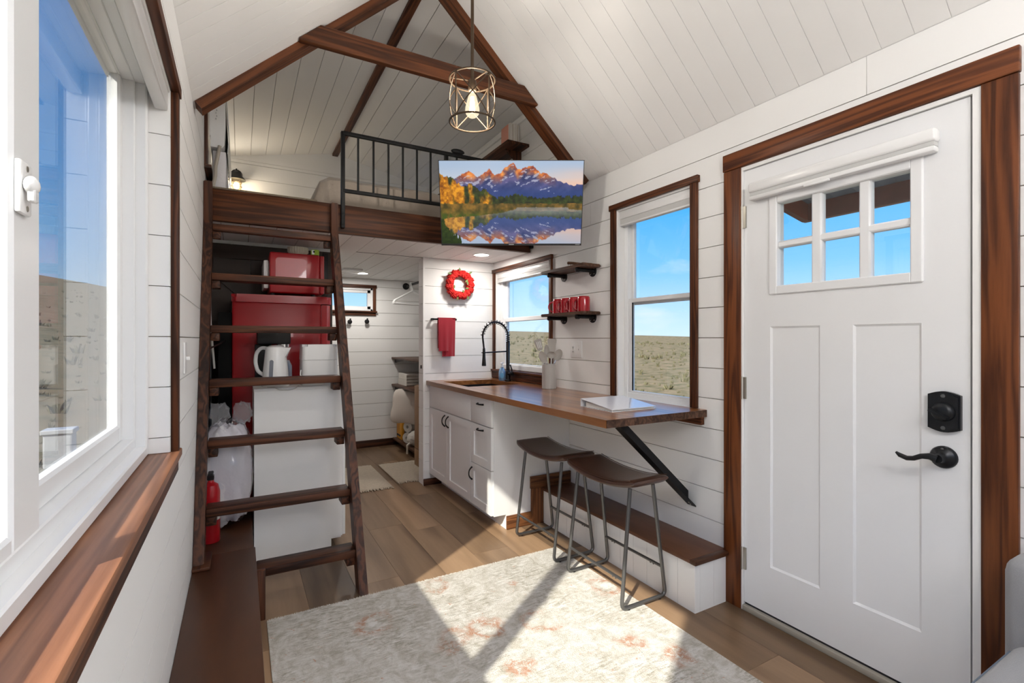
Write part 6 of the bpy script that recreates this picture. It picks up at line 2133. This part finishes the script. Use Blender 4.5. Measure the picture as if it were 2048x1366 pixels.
# ================================================================== OUTSIDE: steppe, brush, power pedestal
def gz_(x, y):
    r = math.hypot(x, y - 2)
    a = math.atan2(y - 2, x)
    left = 0.5 - 0.5 * math.cos(a - 0.35)
    far = min(1.0, max(0.0, (r - 9) / 110.0))
    h = -0.75 + far * (2.6 + 34.0 * left ** 1.5) * (1 if r < 500 else 1)
    h += 0.22 * mnoise.noise(Vector((x * 0.16, y * 0.16, 1.7))) * min(1, max(0, (r - 5) / 6)) + 0.9 * mnoise.noise(Vector((x * 0.03, y * 0.03, 4.7))) * min(1, max(0, (r - 15) / 30))
    return h
gv, gf = [], []
rad_ = [0.0] + [3.2 * 1.118 ** i for i in range(46)]
NA = 120
for r_ in rad_:
    for j in range(NA):
        a = 2 * math.pi * j / NA
        x, y = r_ * math.cos(a), 2 + r_ * math.sin(a)
        gv.append((x, y, gz_(x, y)))
for i in range(len(rad_) - 1):
    for j in range(NA):
        j2 = (j + 1) % NA
        gf.append((i * NA + j, i * NA + j2, (i + 1) * NA + j2, (i + 1) * NA + j))
me = bpy.data.meshes.new('ground'); me.from_pydata(gv, [], gf); me.materials.append(M['ground'])
me.polygons.foreach_set('use_smooth', [True] * len(me.polygons))
gr = bpy.data.objects.new('ground', me); COL.objects.link(gr); gr['kind'] = 'structure'
# sagebrush and dry tufts
rr = random.Random(21)
tv_, tf_ = [], []
for i in range(5200):
    side = 1 if i % 3 else -1
    r_ = 5.5 + 70 * rr.random() ** 1.7
    a = rr.uniform(-0.55, 1.25) if side > 0 else rr.uniform(1.45, 2.9)
    x, y = r_ * math.cos(a), 2 + r_ * math.sin(a)
    z = gz_(x, y) - 0.02
    big = rr.random() < 0.18
    hgt = rr.uniform(0.05, 0.15) * (1.9 if big else 1.0) * (1 + r_ / 90)
    wid = hgt * rr.uniform(0.7, 1.5)
    for k in range(15):
        b = rr.uniform(0, 6.28); t0 = wid * rr.uniform(0.0, 0.45); t1 = t0 + wid * rr.uniform(0.05, 0.40)
        hh_ = hgt * rr.uniform(0.5, 1.1)
        c = (x + t0 * math.cos(b), y + t0 * math.sin(b), z)
        e = (x + t1 * math.cos(b), y + t1 * math.sin(b), z + hh_)
        w_ = wid * 0.10
        n0 = len(tv_)
        tv_ += [(c[0] - w_ * math.sin(b), c[1] + w_ * math.cos(b), z), (c[0] + w_ * math.sin(b), c[1] - w_ * math.cos(b), z), e, (c[0], c[1], z + hh_ * 0.55)]
        tf_ += [(n0, n0 + 1, n0 + 2), (n0, n0 + 2, n0 + 3)]
me = bpy.data.meshes.new('sagebrush'); me.from_pydata(tv_, [], tf_); me.materials.append(M['sage'])
sg = bpy.data.objects.new('sagebrush', me); COL.objects.link(sg)
sg['kind'] = 'stuff'
tag(sg, 'dry sagebrush and grass tufts scattered over the steppe outside', 'brush')
pd = thing('power_pedestal', 'pale grey utility box on a leaning post outside the wide window', 'utility box', (-1.98, 8.1, gz_(-1.98, 8.1)))
zg = gz_(-1.98, 8.1)
bm = B(); abox(bm, (-2.12, 8.0, zg + 0.42), (-1.84, 8.2, zg + 0.86), 0.02, 2); abox(bm, (-2.14, 7.98, zg + 0.84), (-1.82, 8.22, zg + 0.90), 0.01, 1); mo('box', bm, 'pedestal', pd)
bm = B(); atube(bm, [(-2.05, 8.1, zg + 0.45), (-1.93, 8.1, zg - 0.05)], 0.05, 10); mo('post', bm, 'porch_wood', pd)
